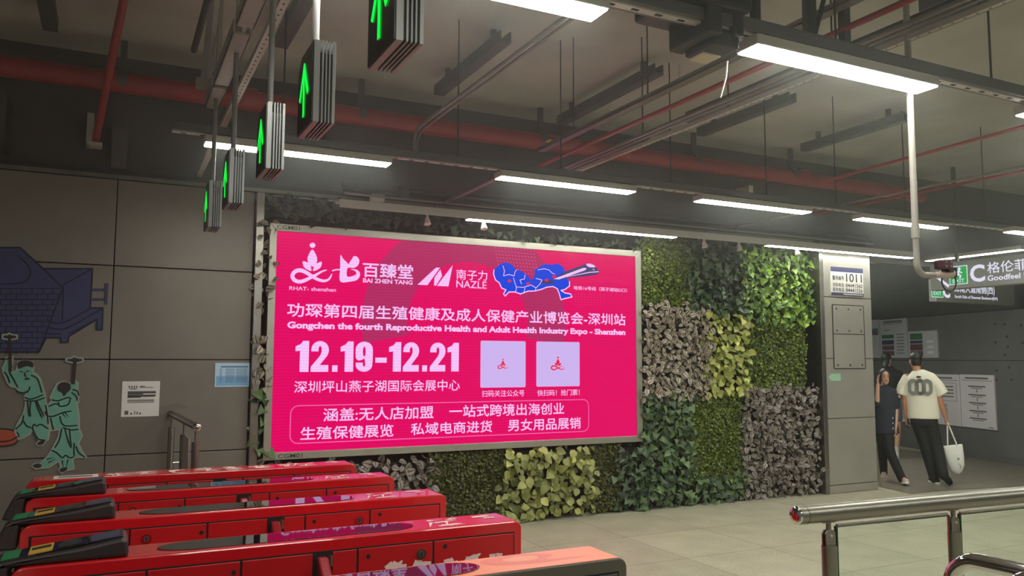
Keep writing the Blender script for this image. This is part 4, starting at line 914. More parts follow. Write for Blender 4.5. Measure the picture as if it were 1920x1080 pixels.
# notices
N_ = thing('wall_notice', 'white paper notice on the grey wall right of the blacksmiths', 'notice', (.2, LWALL, 1.2))
q = lambda x, y: wl(200+x/4.91, 660+y/4.91, LWALL)
a, b = q(130, 598), q(492, 268); o = MB(); o.box(a[0], b[0], LWALL-.006, LWALL, a[1], b[1]); part('sheet', o, mat('notice_paper', (226, 220, 216), .6), N_)
o = MB(); w_ = b[0]-a[0]; h_ = b[1]-a[1]
def nl(o, u0, u1, v, t, y=LWALL-.0068): o.box(a[0]+w_*u0, a[0]+w_*u1, y, y+.0006, a[1]+h_*v-t/2, a[1]+h_*v+t/2)
for k in range(4): nl(o, .17+.065*k, .205+.065*k, .84, .02)
nl(o, .2, .38, .78, .007); nl(o, .46, .6, .855, .008); nl(o, .46, .82, .825, .006)
for v, u in ((.70, .9), (.67, .9), (.64, .56), (.60, .9), (.575, .88), (.55, .5)): nl(o, .15, u, v, .011)
for v in (.47, .44, .40): nl(o, .15, .86, v, .006)
for k, (u, wd, hh) in enumerate(((.09, .1, .11), (.24, .05, .05), (.345, .025, .1), (.405, .035, .08), (.475, .05, .05))): o.box(a[0]+w_*u, a[0]+w_*(u+wd), LWALL-.0068, LWALL-.0062, a[1]+h_*.06, a[1]+h_*(.06+hh))
part('print', o, mat('notice_print', (96, 92, 92), .7), N_)
N_ = thing('wall_notice', 'pale blue notice on the grey wall beside the steel trim', 'notice', (1.0, LWALL, 1.5))
a, b = q(992, 322), q(1316, 101); w_ = b[0]-a[0]; h_ = b[1]-a[1]
o = MB(); o.box(a[0], b[0], LWALL-.006, LWALL, a[1], b[1]); part('sheet', o, mat('sky_blue_sheet', (186, 214, 238), .4), N_)
o = MB(); o.box(a[0]+.01, b[0]-.01, LWALL-.0066, LWALL-.006, a[1]+.012, a[1]+h_*.45); part('blue_field', o, mat('deeper_blue_print', (128, 178, 220), .4), N_)
o = MB(); nl(o, .16, .95, .84, .012, LWALL-.0074)
for k in range(9):
    v = .74-.065*k; nl(o, .13, .2, v, .005, LWALL-.0074); nl(o, .3, .56, v, .005, LWALL-.0074); nl(o, .6, .93, v, .005, LWALL-.0074)
part('print', o, mat('blue_print', (86, 120, 158), .6), N_)
# dark scuff on the panel where the rail meets the wall
o = MB(); pc = wl(325, 765, LWALL); o.face([(pc[0]+u*.10, LWALL-.0012, pc[1]+w*.05) for u, w in spline([(-1, .1), (-.4, .6), (.3, .8), (1, .4), (1.1, -.1), (.3, -.3), (-.3, -.9), (-.7, -.6)], 4)])
SM = mat('wall_scuff', (114, 107, 100), .55); tag(part('scuff_mark', o, SM), 'dark scuffed patch on the panel where the short rail meets the wall', 'stain', kind='stuff')
# short railing between the wall and the farthest gate
H_ = thing('short_handrail', 'short steel railing with a dark handrail meeting the left wall behind the far gate', 'railing', (.52, 6.7, 0))
ra, rb = Vector((.487, 7.53, 1.185)), Vector((.558, 5.98, 1.185))
o = MB(); o.tube([ra, rb], .026, 16); part('handrail', o, mat('dark_handrail', (92, 80, 78), .3, .8), H_)
o = MB(); o.ball(rb+Vector((0, -.01, 0)), .03, .03, .03); part('end_ball', o, CHROME, H_, label='polished end ball')
for t in (.02, .42, .93):
    p = rb.lerp(ra, t); o = MB(); o.tube([(p.x, p.y, 0), (p.x, p.y, 1.08)], .026, 16); o.tube([(p.x, p.y, 1.07), (p.x, p.y, 1.17)], .008, 8); part('post', o, STEEL, H_)
    o = MB(); o.tube([(p.x+.02, p.y, .78), (p.x+.07, p.y, .78)], .012, 8); part('glass_clamp', o, CHROME, H_)
o = MB(); o.box(.514, .522, 6.05, 6.5, .25, 1.1); part('info_strip', o, mat('strip_white', (190, 176, 174), .4), H_)
o = MB(); o.box(.5235, .525, 6.15, 6.4, .78, .92); part('red_sticker', o, mat('strip_red', (150, 40, 50), .5), H_)

# ------------------------------------------------------------------ fare gates
L_G, W_G, H_G = 1.89, .205, .96
TXT = mat('gate_white_print', (228, 196, 190), .5)
def brush(mb, cx, cy, w, h, place, seed):
    r = random.Random(seed)
    for k in range(5):
        a = (cx+r.uniform(-.5, .1)*w, cy+r.uniform(-.5, .5)*h); b = (a[0]+r.uniform(.3, .9)*w*.8, a[1]+r.uniform(-.25, .25)*h); ribbon(mb, [a, ((a[0]+b[0])/2, (a[1]+b[1])/2+r.uniform(-.1, .1)*h), b], h*.2, place, taper=True)
    for k in range(2):
        a = (cx+r.uniform(-.3, .3)*w, cy+.4*h); ribbon(mb, [a, (a[0]+r.uniform(-.2, .2)*w, cy-.4*h)], h*.2, place, taper=True)
def gate_body(xl, yf, body, side_left=True):
    """rounded cabinet outline, xl left end, yf near face"""
    o = MB(); r = .045; pts = [(xl, 0), (xl+L_G, 0)]
    pts += [(xl+L_G-.035+.035*math.cos(R(a)), H_G-.035+.035*math.sin(R(a))) for a in range(0, 91, 15)]
    pts += [(xl+r+r*math.cos(R(a)), H_G-r+r*math.sin(R(a))) for a in range(90, 181, 15)]
    o.prism(pts, yf, yf+W_G); return o
def panels(T_, xl, yf, m, seams, lockx, holex, flap=True, steel=False):
    """doors on the near face, each with dark joints round it"""
    d = MB(); d.box(xl+.035, xl+L_G-.035, yf-.0015, yf+.01, .12, .916); part('joint', d, RUBBER, T_)
    zt_ = .91; xs = seams
    for i in range(len(xs)-1):
        x0, x1 = xs[i]+.004, xs[i+1]-.004
        if flap and abs(xs[i]-flap_x) < 1e-6: continue
        o = MB(); o.box(x0, x1, yf-.005, yf+.006, .13, zt_); pn = part('side_door', o, m, T_, bevel=.002)
        for lx in lockx:
            if x0 < lx < x1:
                o = MB(); o.tube([(lx, yf-.009, .866), (lx, yf-.004, .866)], .021, 24); lk = part('lock', o, CHROME, pn)
                o = MB(); o.tube([(lx, yf-.0105, .866), (lx, yf-.0085, .866)], .013, 18); part('lock_core', o, STEEL_DK, lk)
                o = MB(); o.box(lx-.002, lx+.002, yf-.0115, yf-.0104, .858, .874); part('key_slot', o, RUBBER, lk)
        for hx, hz in holex:
            if x0 < hx < x1: o = MB(); o.tube([(hx, yf-.0062, hz), (hx, yf-.0045, hz)], .009, 16); part('screw_hole', o, RUBBER, pn)
flap_x = 0.
def flap(T_, x0, x1, yf):
    o = MB(); o.box(x0, x1, yf-.004, yf+.03, .3, .905); part('flap_slot', o, RUBBER, T_)
    o = MB(); pts = [(yf+.02, .40), (yf-.14, .40), (yf-.17, .5), (yf-.17, .66), (yf-.15, .76), (yf-.10, .84), (yf-.02, .895), (yf+.02, .897)]
    o.prism(pts, x0+.012, x1-.016, axis='x'); part('flap', o, FLAP, T_, bevel=.008, label='dark red barrier flap')
    o = MB(); o.tube([(x1-.008, yf-.01, .86), (x1-.008, yf-.01, .90)], .010, 10); part('flap_hinge', o, STEEL, T_)
def inset(T_, xl, yf, x0, x1, dz=0.):
    o = MB(); ya, yb, z = yf+.032, yf+.172, H_G+.0035+dz; ym = (ya+yb)/2; q = (yb-ya)/2
    pts = [(x1-.13+.13*math.sin(R(a)), ym-q*math.cos(R(a))) for a in range(0, 181, 15)]+[(x0+.16-.16*math.sin(R(a)), ym+q*math.cos(R(a))) for a in range(0, 181, 15)]
    o.prism(pts, z-.003, z, axis='z'); o.v = [(x, y, q+(y-ym)*.017) for x, y, q in o.v]; part('top_glass', o, GLASSBLK, T_, label='glossy black glass strip with pointed ends')
SG = mat('reader_green', (40, 130, 80), .4); SY = mat('reader_yellow', (205, 165, 60), .45); SS = mat('reader_screen', (70, 72, 96), .15)
def reader(T_, xl, yf):
    """black wedge reader saddled over the left end"""
    y0, y1 = yf+.012, yf+W_G-.012
    prof = [(xl-.10, .86), (xl-.085, .90), (xl-.055, .965), (xl-.035, .978), (xl+.02, .984), (xl+.20, 1.005), (xl+.33, 1.026), (xl+.349, 1.022), (xl+.357, .962), (xl-.006, .962), (xl-.006, .86)]
    o = MB(); o.prism(prof, y0, y1); b = part('reader_unit', o, READER, T_, bevel=.012, label='black wedge-shaped ticket reader')
    sl = lambda x: .984+(x-(xl+.02))*(1.026-.984)/.31
    def pad(x0, x1, ya, yb, h): o = MB(); v = [(x0, ya, sl(x0)+h), (x1, ya, sl(x1)+h), (x1, yb, sl(x1)+h), (x0, yb, sl(x0)+h)]; v += [(x, y, z-.006) for x, y, z in v]; o.add(v, [(0, 1, 2, 3), (7, 6, 5, 4), (0, 4, 5, 1), (1, 5, 6, 2), (2, 6, 7, 3), (3, 7, 4, 0)]); return o
    tp = part('top_panel', pad(xl-.03, xl+.335, y0+.02, y1-.02, .0035), GLASSBLK, b)
    part('display', pad(xl+.235, xl+.325, y0+.035, y1-.035, .0055), SS, tp, label='small grey-blue display')
    part('green_label', pad(xl-.03, xl+.02, y0+.025, y1-.03, .0055), SG, tp, label='green arrow label')
    f = part('slot_frame', pad(xl+.048, xl+.118, y0+.03, y1-.03, .006), SY, tp, label='yellow slot frame')
    part('slot', pad(xl+.054, xl+.112, y0+.085, y1-.06, .0075), RUBBER, f)
    o = pad(xl+.135, xl+.205, y0+.05, y1-.06, .0048); part('ticket_window', o, mat('reader_dim', (48, 50, 50), .3), tp)
def gate(label, xr, yf, kind):
    global flap_x
    xl = xr-L_G; T_ = thing('fare_gate', label, 'ticket gate', ((xl+xr)/2, yf+W_G/2, 0), 'red ticket gates')
    body = RED
    if kind == 'orange': part('cabinet', gate_body(xl, yf, None), mat('gate_steel', (96, 92, 84), .35, .6), T_, bevel=.004)
    else: part('cabinet', gate_body(xl, yf, None), RED, T_, bevel=.006)
    s = xr-1.625                       # offset of this gate relative to the nearest red one
    flap_x = .731+s
    seams = [xl+.04, .148+s, .465+s, flap_x, .80+s, .902+s, 1.218+s, 1.588+s]
    panels(T_, xl, yf, RED2 if kind != 'orange' else mat('gate_steel_door', (88, 84, 78), .4, .6), seams, [.215+s, 1.165+s], [(.945+s, .878), (1.269+s, .886), (.44+s, .872)])
    flap(T_, flap_x, .80+s, yf)
    P = lambda u, w: (u, w, H_G+.0012)
    o = MB()
    if kind == 'far':
        for k in range(7): brush(o, xl+.46+.165*k, yf+.10, .13, .13, P, 11*k+3)
    if kind != 'orange':
        brush(o, xr-.34, yf+.08, .15, .09, P, 5); brush(o, xr-.26, yf+.15, .07, .04, P, 9); brush(o, xr-.36, yf+.155, .05, .035, P, 29); ribbon(o, [(xr-.16, yf+.15), (xr-.10, yf+.15)], .03, P); ribbon(o, [(xr-.125, yf+.11), (xr-.085, yf+.11)], .02, P)
        part('top_print', o, TXT, T_, label='white brushed lettering')
    if kind == 'far':
        o = MB(); o.box(xl+.13, xl+.36, yf+.04, yf+.165, H_G+.0005, H_G+.002); st = part('paper_label', o, PAPER, T_, label='white paper label')
        o = MB(); o.box(xl+.155, xl+.33, yf+.075, yf+.13, H_G+.0021, H_G+.0028); part('label_print', o, LINE, st)
    elif kind == 'orange':
        o = MB(); o.box(xl+.04, xr-.03, yf+.006, yf+W_G-.006, H_G-.002, H_G+.002); tp = part('orange_top', o, mat('gate_orange', (238, 138, 104), .35), T_, bevel=.001, label='orange printed top')
        o = MB(); Q = lambda u, w: (u, w, H_G+.0026); ym = yf+.12
        o.face([Q(*p) for p in spline([(xr-.50, ym+.03), (xr-.40, ym+.07), (xr-.28, ym+.06), (xr-.22, ym+.02), (xr-.27, ym-.03), (xr-.12, ym-.05), (xr-.33, ym-.06), (xr-.46, ym-.03)], 5)]); part('swirl', o, mat('gate_salmon', (226, 116, 96), .35), tp, label='salmon swirl')
        o = MB(); Q2 = lambda u, w: (u, w, H_G+.003); o.face([Q2(*p) for p in spline([(xr-.42, ym+.02), (xr-.36, ym+.045), (xr-.29, ym+.03), (xr-.30, ym-.01), (xr-.38, ym-.02)], 5)]); part('swirl_core', o, mat('gate_orange2', (236, 148, 110), .35), tp)
        o = MB()
        for k in range(12): x = xl+.62+.055*k; ribbon(o, [(x, yf+.192), (x+.03, yf+.188)], .010, Q2)
        part('edge_print', o, mat('gate_brown_print', (150, 92, 74), .5), tp)
        inset(T_, xl, yf, .06+s, 1.10+s, .003)
        return T_
    if kind in ('far',): return T_
    inset(T_, xl, yf, .185+s, 1.165+s)
    reader(T_, xl, yf)
    return T_
gate('farthest red ticket gate, with white lettering and a paper label on top', 1.50, 5.335, 'far')
gate('red ticket gate second from the plant wall, with black reader', 1.55, 4.68, 'red')
gate('red ticket gate third from the plant wall, with black reader', 1.588, 3.945, 'red')
gn = gate('nearest wholly red ticket gate, with black reader', 1.625, 3.168, 'red')
gate('orange-topped grey ticket gate nearest the camera', 1.66, 2.425, 'orange')
# white brushed lettering on the nearest red gate's side doors
o = MB(); P = lambda u, w: (u, 3.1615, w)
for k, x in enumerate((1.07, 1.18, 1.30, 1.40, 1.49)): brush(o, x, .765, .09, .15, P, 40+k)
brush(o, .41, .79, .07, .09, P, 60)
part('side_print', o, TXT, gn, label='white brushed lettering on the doors')

# ------------------------------------------------------------------ right foreground: balustrade and chrome hoops
H_ = thing('balustrade', 'steel and glass balustrade with a thick round handrail in the right foreground', 'railing', (3.4, 2.53, 0))
ra, rb = Vector((2.628, 2.577, 1.0)), Vector((5.4, 2.41, 1.0)); dr = (rb-ra).normalized()
o = MB(); o.tube([ra, rb], .039, 28); part('handrail', o, RAILM, H_)
o = MB(); o.ball(ra-dr*.002, .039, .014, .039, 24, 14, rot=Matrix.Rotation(R(86), 3, 'Z')); part('end_cap', o, CHROME, H_, label='domed polished end cap')
o = MB(); o.tube([ra+dr*.035, ra+dr*.042], .0398, 28); part('end_ring', o, STEEL_DK, H_)
gl = bpy.data.materials.new('rail_glass'); gl.use_nodes = True; b_ = gl.node_tree.nodes['Principled BSDF']
b_.inputs['Base Color'].default_value = (.90, .97, .92, 1); b_.inputs['Transmission Weight'].default_value = 1; b_.inputs['Roughness'].default_value = .01; b_.inputs['IOR'].default_value = 1.45
GLASS = gl; GEDGE = mat('glass_edge_green', (40, 66, 54), .2)
posts = [2.80, 3.555, 4.33, 5.1]
def rp(x): t = (x-ra.x)/(rb.x-ra.x); return ra.lerp(rb, t)
for i, x in enumerate(posts):
    p = rp(x); o = MB(); o.tube([(p.x, p.y, 0), (p.x, p.y, .862)], .032, 22); ps = part('post', o, RAILM, H_)
    o = MB(); o.prism(rrect(p.x-.028, p.x+.028, .85, .93, .022, corners=(0, 0, 1, 1)), p.y-.012, p.y-.004); o.prism(rrect(p.x-.028, p.x+.028, .85, .93, .022, corners=(0, 0, 1, 1)), p.y+.006, p.y+.014); part('saddle_plate', o, STEEL, ps, bevel=.001)
    o = MB(); o.tube([(p.x, p.y-.016, .905), (p.x, p.y-.011, .905)], .006, 12); part('bolt', o, CHROME, ps)
    o = MB(); o.tube([(p.x, p.y, .90), (p.x, p.y, .965)], .011, 12); o.box(p.x-.035, p.x+.035, p.y-.008, p.y+.008, .958, .964); part('stem', o, STEEL, ps)
for i in range(len(posts)-1):
    a_, b2 = rp(posts[i]+.045), rp(posts[i+1]-.038); o = MB(); n_ = Vector((-dr.y, dr.x, 0))*.006
    v = [a_-n_, b2-n_, b2+n_, a_+n_]; V = [(q.x, q.y, .12) for q in v]+[(q.x, q.y, .935) for q in v]
    o.add(V, [(3,2,1,0),(4,5,6,7),(0,1,5,4),(1,2,6,5),(2,3,7,6),(3,0,4,7)]); g = part('glass_panel', o, GLASS, H_)
    o = MB(); o.tube([(a_.x, a_.y, .943), (b2.x, b2.y, .943)], .007, 8); part('top_bead', o, RAILM, g)
    o = MB(); o.box(a_.x-.008, a_.x-.001, a_.y-.008, a_.y+.008, .12, .94); part('edge_gasket', o, GEDGE, g)
    o = MB(); o.box(b2.x+.001, b2.x+.008, b2.y-.008, b2.y+.008, .12, .94); part('edge_gasket', o, GEDGE, g)
def hoop(x, y, z, label, length=1.0):
    o = MB(); r = .10; pts = [(x, y, .0), (x, y, z-r)]+[(x, y-r+r*math.cos(R(a)), z-r+r*math.sin(R(a))) for a in range(10, 91, 10)]
    pts += [(x, y-length+r, z)]+[(x, y-length+r-r*math.sin(R(a)), z-r+r*math.cos(R(a))) for a in range(10, 91, 10)]+[(x, y-length, 0)]
    o.tube(pts, .024, 24); tag(part('chrome_hoop', o, CHROME), label, 'barrier', 'chrome hoop barriers')
hoop(2.372, 1.70, 1.05, 'chrome tube hoop barrier below the handrail, farther left of the two')
hoop(2.15, 1.395, 1.09, 'chrome tube hoop barrier cut by the lower right corner')

# ------------------------------------------------------------------ people
SKIN = mat('skin_tan', (186, 132, 102), .5); SKIN2 = mat('skin_fair', (206, 160, 134), .5); HAIR = mat('hair_black', (22, 18, 18), .5); BLKC = mat('black_cloth', (24, 23, 25), .85); NAVC = mat('navy_cloth', (42, 45, 57), .85); TEE = mat('cream_tee', (226, 222, 202), .85)
DENIM = mat('denim_cloth', (92, 112, 132), .85); LOGO = mat('tee_grey_print', (120, 122, 116), .8); LIPS = mat('lips', (158, 84, 78), .45); EYEM = mat('eye_dark', (28, 20, 18), .3); BAGM = mat('tote_white', (222, 222, 214), .85); SHOEW = mat('shoe_white', (224, 220, 212), .6); SHOEN = mat('shoe_nude', (206, 172, 156), .5)
def fuse(name, mb, m, parent, voxel=.012, smooth=4, label=None):
    """union of overlapping closed pieces, remeshed to one skin"""
    me = mb.mesh(name, m); ob = bpy.data.objects.new(name, me); COL.objects.link(ob)
    r = ob.modifiers.new('r', 'REMESH'); r.mode = 'VOXEL'; r.voxel_size = voxel
    if smooth: s = ob.modifiers.new('s', 'SMOOTH'); s.factor = .5; s.iterations = smooth
    bpy.context.view_layer.update()
    m2 = bpy.data.meshes.new_from_object(ob.evaluated_get(bpy.context.evaluated_depsgraph_get()))
    bpy.data.objects.remove(ob); m2.name = name
    m2.polygons.foreach_set('use_smooth', [True]*len(m2.polygons)); m2.update()
    o = bpy.data.objects.new(name, m2); COL.objects.link(o); o.parent = parent
    if label: o['label'] = label
    return o
def limb(mb, pts, rs, n=14, flat=1.):
    """tapered limb through joints with extra stations"""
    P = []; Q = []
    for i in range(len(pts)-1):
        a, b = Vector(pts[i]), Vector(pts[i+1])
        for k in range(4): P.append(a.lerp(b, k/4)); Q.append(rs[i]+(rs[i+1]-rs[i])*k/4)
    P.append(Vector(pts[-1])); Q.append(rs[-1])
    # soften the joint
    S = [P[0]]+[(P[i-1]+P[i]*2+P[i+1])/4 for i in range(1, len(P)-1)]+[P[-1]]
    mb.tube(S, Q, n); mb.ball(pts[0], rs[0], rs[0], rs[0], n, 8); mb.ball(pts[-1], rs[-1], rs[-1], rs[-1], n, 8)
def hand(mb, wrist, d, side, curl=.5, s=1.):
    """palm, four unequal bent fingers and a thumb; d = pointing direction, side = towards the thumb"""
    d = Vector(d).normalized(); sd = Vector(side); sd = (sd-d*sd.dot(d)).normalized(); nrm = d.cross(sd); w = Vector(wrist)
    mb.loft([(w, .026*s, .019*s, sd), (w+d*.03*s, .034*s, .017*s, sd), (w+d*.07*s, .041*s, .016*s, sd), (w+d*.092*s, .040*s, .013*s, sd)], 14)
    for k, (off, ln) in enumerate(((.030, .070), (.010, .078), (-.010, .072), (-.029, .056))):
        b = w+d*.086*s+sd*off*s; a1 = curl*.7; a2 = curl*1.6
        p1 = b+(d*math.cos(a1)+nrm*math.sin(a1))*ln*.5*s; p2 = p1+(d*math.cos(a2)+nrm*math.sin(a2))*ln*.32*s; p3 = p2+(d*math.cos(a2+curl*.6)+nrm*math.sin(a2+curl*.6))*ln*.26*s
        mb.tube([b-d*.015*s, b, p1, p2, p3], [.0095*s, .0092*s, .0088*s, .0082*s, .007*s], 8)
    t0 = w+d*.03*s+sd*.03*s; t1 = t0+(d*.55+sd*.75).normalized()*.035*s; t2 = t1+(d*.9+sd*.25+nrm*.3).normalized()*.03*s
    mb.tube([w+d*.015*s+sd*.015*s, t0, t1, t2], [.013*s, .012*s, .010*s, .008*s], 8)
def head_bits(mb, c, yaw=0., s=1.):
    """skull, jaw, nose, ears; c = head centre, faces +y turned by yaw"""
    Rz = Matrix.Rotation(yaw, 3, 'Z'); c = Vector(c); q = lambda x, y, z: c+Rz @ Vector((x*s, y*s, z*s))
    mb.ball(q(0, -.012, .025), .076*s, .094*s, .095*s, 20, 14, rot=Rz); mb.ball(q(0, .022, -.045), .058*s, .066*s, .072*s, 18, 12, rot=Rz); mb.ball(q(0, .062, -.088), .027*s, .022*s, .022*s, 12, 8, rot=Rz)
    mb.tube([q(0, .078, .02), q(0, .096, -.018), q(0, .088, -.03)], [.008*s, .013*s, .012*s], 10)
    for sx in (-1, 1): mb.ball(q(sx*.078, -.005, -.012), .010*s, .020*s, .032*s, 10, 8, rot=Rz)
    return q
def shoe(T_, heel, toe, m_up, m_sole, up=(0, 0, 1), w=.045, name='shoe'):
    heel, toe, up = Vector(heel), Vector(toe), Vector(up).normalized(); d = (toe-heel); ln = d.length; d.normalize(); up = (up-d*up.dot(d)).normalized(); sd = d.cross(up)
    o = MB(); st = [(0., .028, .036, .030), (.12, .036, .045, .045), (.35, .036, .045, .045), (.6, .042, .034, .034), (.85, .042, .027, .027), (1.0, .022, .018, .02)]
    o.loft([(heel+d*(ln*t)+up*(.028+h*.5), a, h, sd) for t, a, h, _ in st], 16); s_ = part(name, o, m_up, T_, True)
    o = MB(); out = []
    for t in [k/12 for k in range(13)]: hw = (.033+.012*math.sin(min(1, t*1.4)*math.pi*.5))*(1-max(0, t-.8)**2*14); out.append((t, hw))
    ring = [(t, h) for t, h in out]+[(t, -h) for t, h in out[::-1]]
    bot = [heel+d*(ln*t)+sd*h for t, h in ring]; top = [p+up*.034 for p in bot]; n = len(bot)
    o.add([tuple(p) for p in bot+top], [list(range(n)), list(range(n, 2*n))[::-1]]+[(i, (i+1) % n, n+(i+1) % n, n+i) for i in range(n)]); part('sole', o, m_sole, s_, True)
    return s_

# --- man in the cream T-shirt, walking away with a tote bag (local +y = the way he walks, +x = his right)
def person(label, loc, rz):
    t = thing('person', label, 'person', loc); t.rotation_euler = (0, 0, rz); return t
MAN = person('man from behind in a white T-shirt and black trousers carrying a white tote bag', (10.0, 7.36, 0), R(-54))
b = MB(); hx = -.215
q = head_bits(b, (hx, .03, 1.65), R(14), 1.12); b.loft([((hx+.005, .0, 1.60), .056, .058, (1, 0, 0)), ((-.20, -.01, 1.53), .058, .060, (1, 0, 0)), ((-.19, -.01, 1.47), .085, .07, (1, 0, 0))], 16)
b.loft([((-.18, 0, 1.49), .08, .06, (1, 0, 0)), ((-.175, 0, 1.44), .19, .09, (1, 0, 0)), ((-.165, 0, 1.3), .18, .105, (1, 0, 0)), ((-.15, 0, 1.1), .155, .1, (1, 0, 0)), ((-.135, 0, .95), .17, .11, (1, 0, 0)), ((-.13, 0, .86), .15, .1, (1, 0, 0))], 20)
limb(b, [(-.365, 0, 1.42), (-.40, -.02, 1.13), (-.39, .02, .89)], [.058, .046, .030]); hand(b, (-.388, .025, .885), (.05, .15, -1), (0.1, 1, .1), .9)
limb(b, [(.02, 0, 1.42), (.10, -.02, 1.14), (.165, .03, .91)], [.058, .048, .031]); hand(b, (.168, .033, .90), (.1, .12, -1), (-.2, 1, .1), 1.1)
limb(b, [(-.20, 0, .88), (-.11, .06, .50), (-.02, .06, .10)], [.088, .056, .038]); limb(b, [(-.06, 0, .88), (.035, .03, .50), (.11, -.11, .15)], [.088, .056, .038])
fuse('body', b, SKIN, MAN, .009, 3)
o = MB(); Rz = Matrix.Rotation(R(14), 3, 'Z'); c = Vector((hx, .03, 1.655)); o.ball(c+Rz @ Vector((0, -.018, .043)), .091, .109, .088, 22, 14, rot=Rz); o.ball(c+Rz @ Vector((0, -.045, -.002)), .083, .076, .082, 18, 12, rot=Rz); part('hair', o, HAIR, MAN, True)
o = MB(); S1 = (1, 0, 0)
o.loft([((-.195, 0, 1.53), .085, .07, S1), ((-.19, 0, 1.50), .125, .085, S1), ((-.178, 0, 1.455), .215, .11, S1), ((-.17, 0, 1.38), .25, .128, S1), ((-.155, 0, 1.2), .238, .13, S1), ((-.14, 0, 1.02), .232, .132, S1), ((-.138, 0, .875), .234, .135, S1)], 28)
o.loft([((-.33, 0, 1.43), .09, .085, (0, 1, 0)), ((-.41, -.005, 1.30), .088, .088, (0, 1, 0)), ((-.445, -.01, 1.19), .092, .086, (0, 1, 0))], 18); o.loft([((-.02, 0, 1.43), .09, .085, (0, 1, 0)), ((.085, -.005, 1.31), .088, .09, (0, 1, 0)), ((.15, -.01, 1.20), .09, .088, (0, 1, 0))], 18)
tee = fuse('t_shirt', o, TEE, MAN, .011, 5, 'cream white oversized T-shirt')
o = MB(); yb = -.148
def loopring(cx, m, w=.036): 
    o = MB(); cz = 1.305; pts = spline([(cx-.052, cz), (cx-.052, cz+.05), (cx-.02, cz+.082), (cx+.02, cz+.082), (cx+.052, cz+.05), (cx+.052, cz-.05), (cx+.02, cz-.082), (cx-.02, cz-.082), (cx-.052, cz-.05)], 3); ribbon(o, pts+pts[:1], w, lambda u, v: (u, yb+.004+.35*(u+.165)**2, v)); return o
for k, dx in enumerate((-.098, 0, .098)): part('back_print', loopring(-.165+dx, LOGO, .046), LOGO if k != 1 else mat('tee_dark_print', (84, 86, 82), .8), tee, True, label='grey interlocked loop print')
o = MB(); o.box(-.21, -.15, -.146, -.10, 1.435, 1.452); part('neck_tag', o, BLKC, tee, True, label='small black tag')
o = MB()
o.loft([((-.137, 0, .93), .185, .12, S1), ((-.135, 0, .86), .195, .13, S1), ((-.133, 0, .78), .185, .125, S1)], 20)
limb(o, [(-.215, 0, .85), (-.125, .06, .50), (-.025, .05, .085)], [.118, .094, .074]); limb(o, [(-.055, 0, .85), (.03, .03, .50), (.108, -.10, .15)], [.118, .096, .074])
fuse('trousers', o, BLKC, MAN, .012, 4, 'black trousers')
shoe(MAN, (.03, .0, 0), (-.09, .24, 0), BLKC, SHOEW); shoe(MAN, (.10, -.16, .135), (.21, .06, .01), BLKC, mat('sole_black', (34, 33, 33), .7), up=(-.15, .75, .65))
o = MB(); o.box(-.395, -.345, .03, .06, .74, .86); part('phone', o, BLACK, MAN, True, bevel=.004)
BAG = thing('tote_bag', 'white cloth tote bag hanging from the man\'s right hand', 'bag', MAN.location.copy()); BAG.rotation_euler = (0, 0, R(-54))
o = MB(); bx = .27
o.loft([((bx-.02, .04, .535), .135, .02, S1), ((bx-.015, .04, .50), .137, .032, S1), ((bx, .04, .40), .132, .05, S1), ((bx+.015, .04, .30), .12, .052, S1), ((bx+.035, .04, .235), .105, .042, S1), ((bx+.055, .04, .20), .075, .028, S1), ((bx+.075, .04, .175), .03, .014, S1)], 22); part('pouch', o, BAGM, BAG, True)
for dy in (.0, .05):
    o = MB()
    for sx in (-.09, .085): o.tube([(bx-.02+sx*.75, .02+dy, .525), (.20+sx*.1, .035+dy*.4, .80)], .011, 6)
    o.tube([(.192, .035+dy*.4, .80), (.20, .035+dy*.4, .825), (.21, .035+dy*.4, .80)], .010, 6); part('strap', o, BAGM, BAG, True)
o = MB(); o.face([(bx+.05+.014*math.cos(a_), -.0175, .36+.014*math.sin(a_)) for a_ in [k*.5236 for k in range(12)]]); ribbon(o, [(bx+.06, .30), (bx+.08, .26), (bx+.07, .24)], .007, lambda u, v: (u, -.016, v)); part('bag_print', o, LINE, BAG, True)

# --- woman in the dark shirt walking towards the camera (local +y = her front, +x = her right)
WOM = person('woman in a dark navy shirt and black trousers holding a hand to her ear', (9.67, 7.752, 0), R(128.5))
b = MB(); hc = (.06, .02, 1.435)
q = head_bits(b, hc, R(14), .93); b.loft([((.065, .0, 1.39), .045, .047, S1), ((.08, -.01, 1.32), .045, .048, S1), ((.09, -.01, 1.27), .07, .055, S1)], 16)
b.loft([((.09, 0, 1.28), .07, .05, S1), ((.085, 0, 1.24), .155, .075, S1), ((.08, 0, 1.1), .135, .09, S1), ((.075, 0, .92), .115, .085, S1), ((.07, 0, .78), .155, .1, S1), ((.07, 0, .68), .13, .09, S1)], 20)
limb(b, [(.225, 0, 1.22), (.185, .15, 1.05), (.165, .10, 1.33)], [.047, .039, .026]); hand(b, (.165, .10, 1.335), (-.02, -.1, 1), (.2, 1, .1), .4, .9)
limb(b, [(-.05, 0, 1.22), (-.085, -.03, .98), (-.07, .06, .76)], [.046, .037, .025]); hand(b, (-.07, .065, .755), (0, .2, -1), (.2, 1, 0), .5, .9)
limb(b, [(.05, 0, .74), (.03, .12, .42), (-.13, .20, .08)], [.078, .05, .034]); limb(b, [(.13, 0, .74), (.135, -.02, .42), (.13, -.20, .10)], [.078, .05, .034])
fuse('body', b, SKIN2, WOM, .008, 3)
o = MB(); Rz = Matrix.Rotation(R(14), 3, 'Z'); c = Vector(hc); Q = lambda x, y, z: c+Rz @ Vector((x, y, z))
for sx in (-1, 1):
    o.ball(Q(sx*.03, .073, .012), .011, .006, .0055, 10, 6, rot=Rz)
part('eyes', o, EYEM, WOM, True)
o = MB()
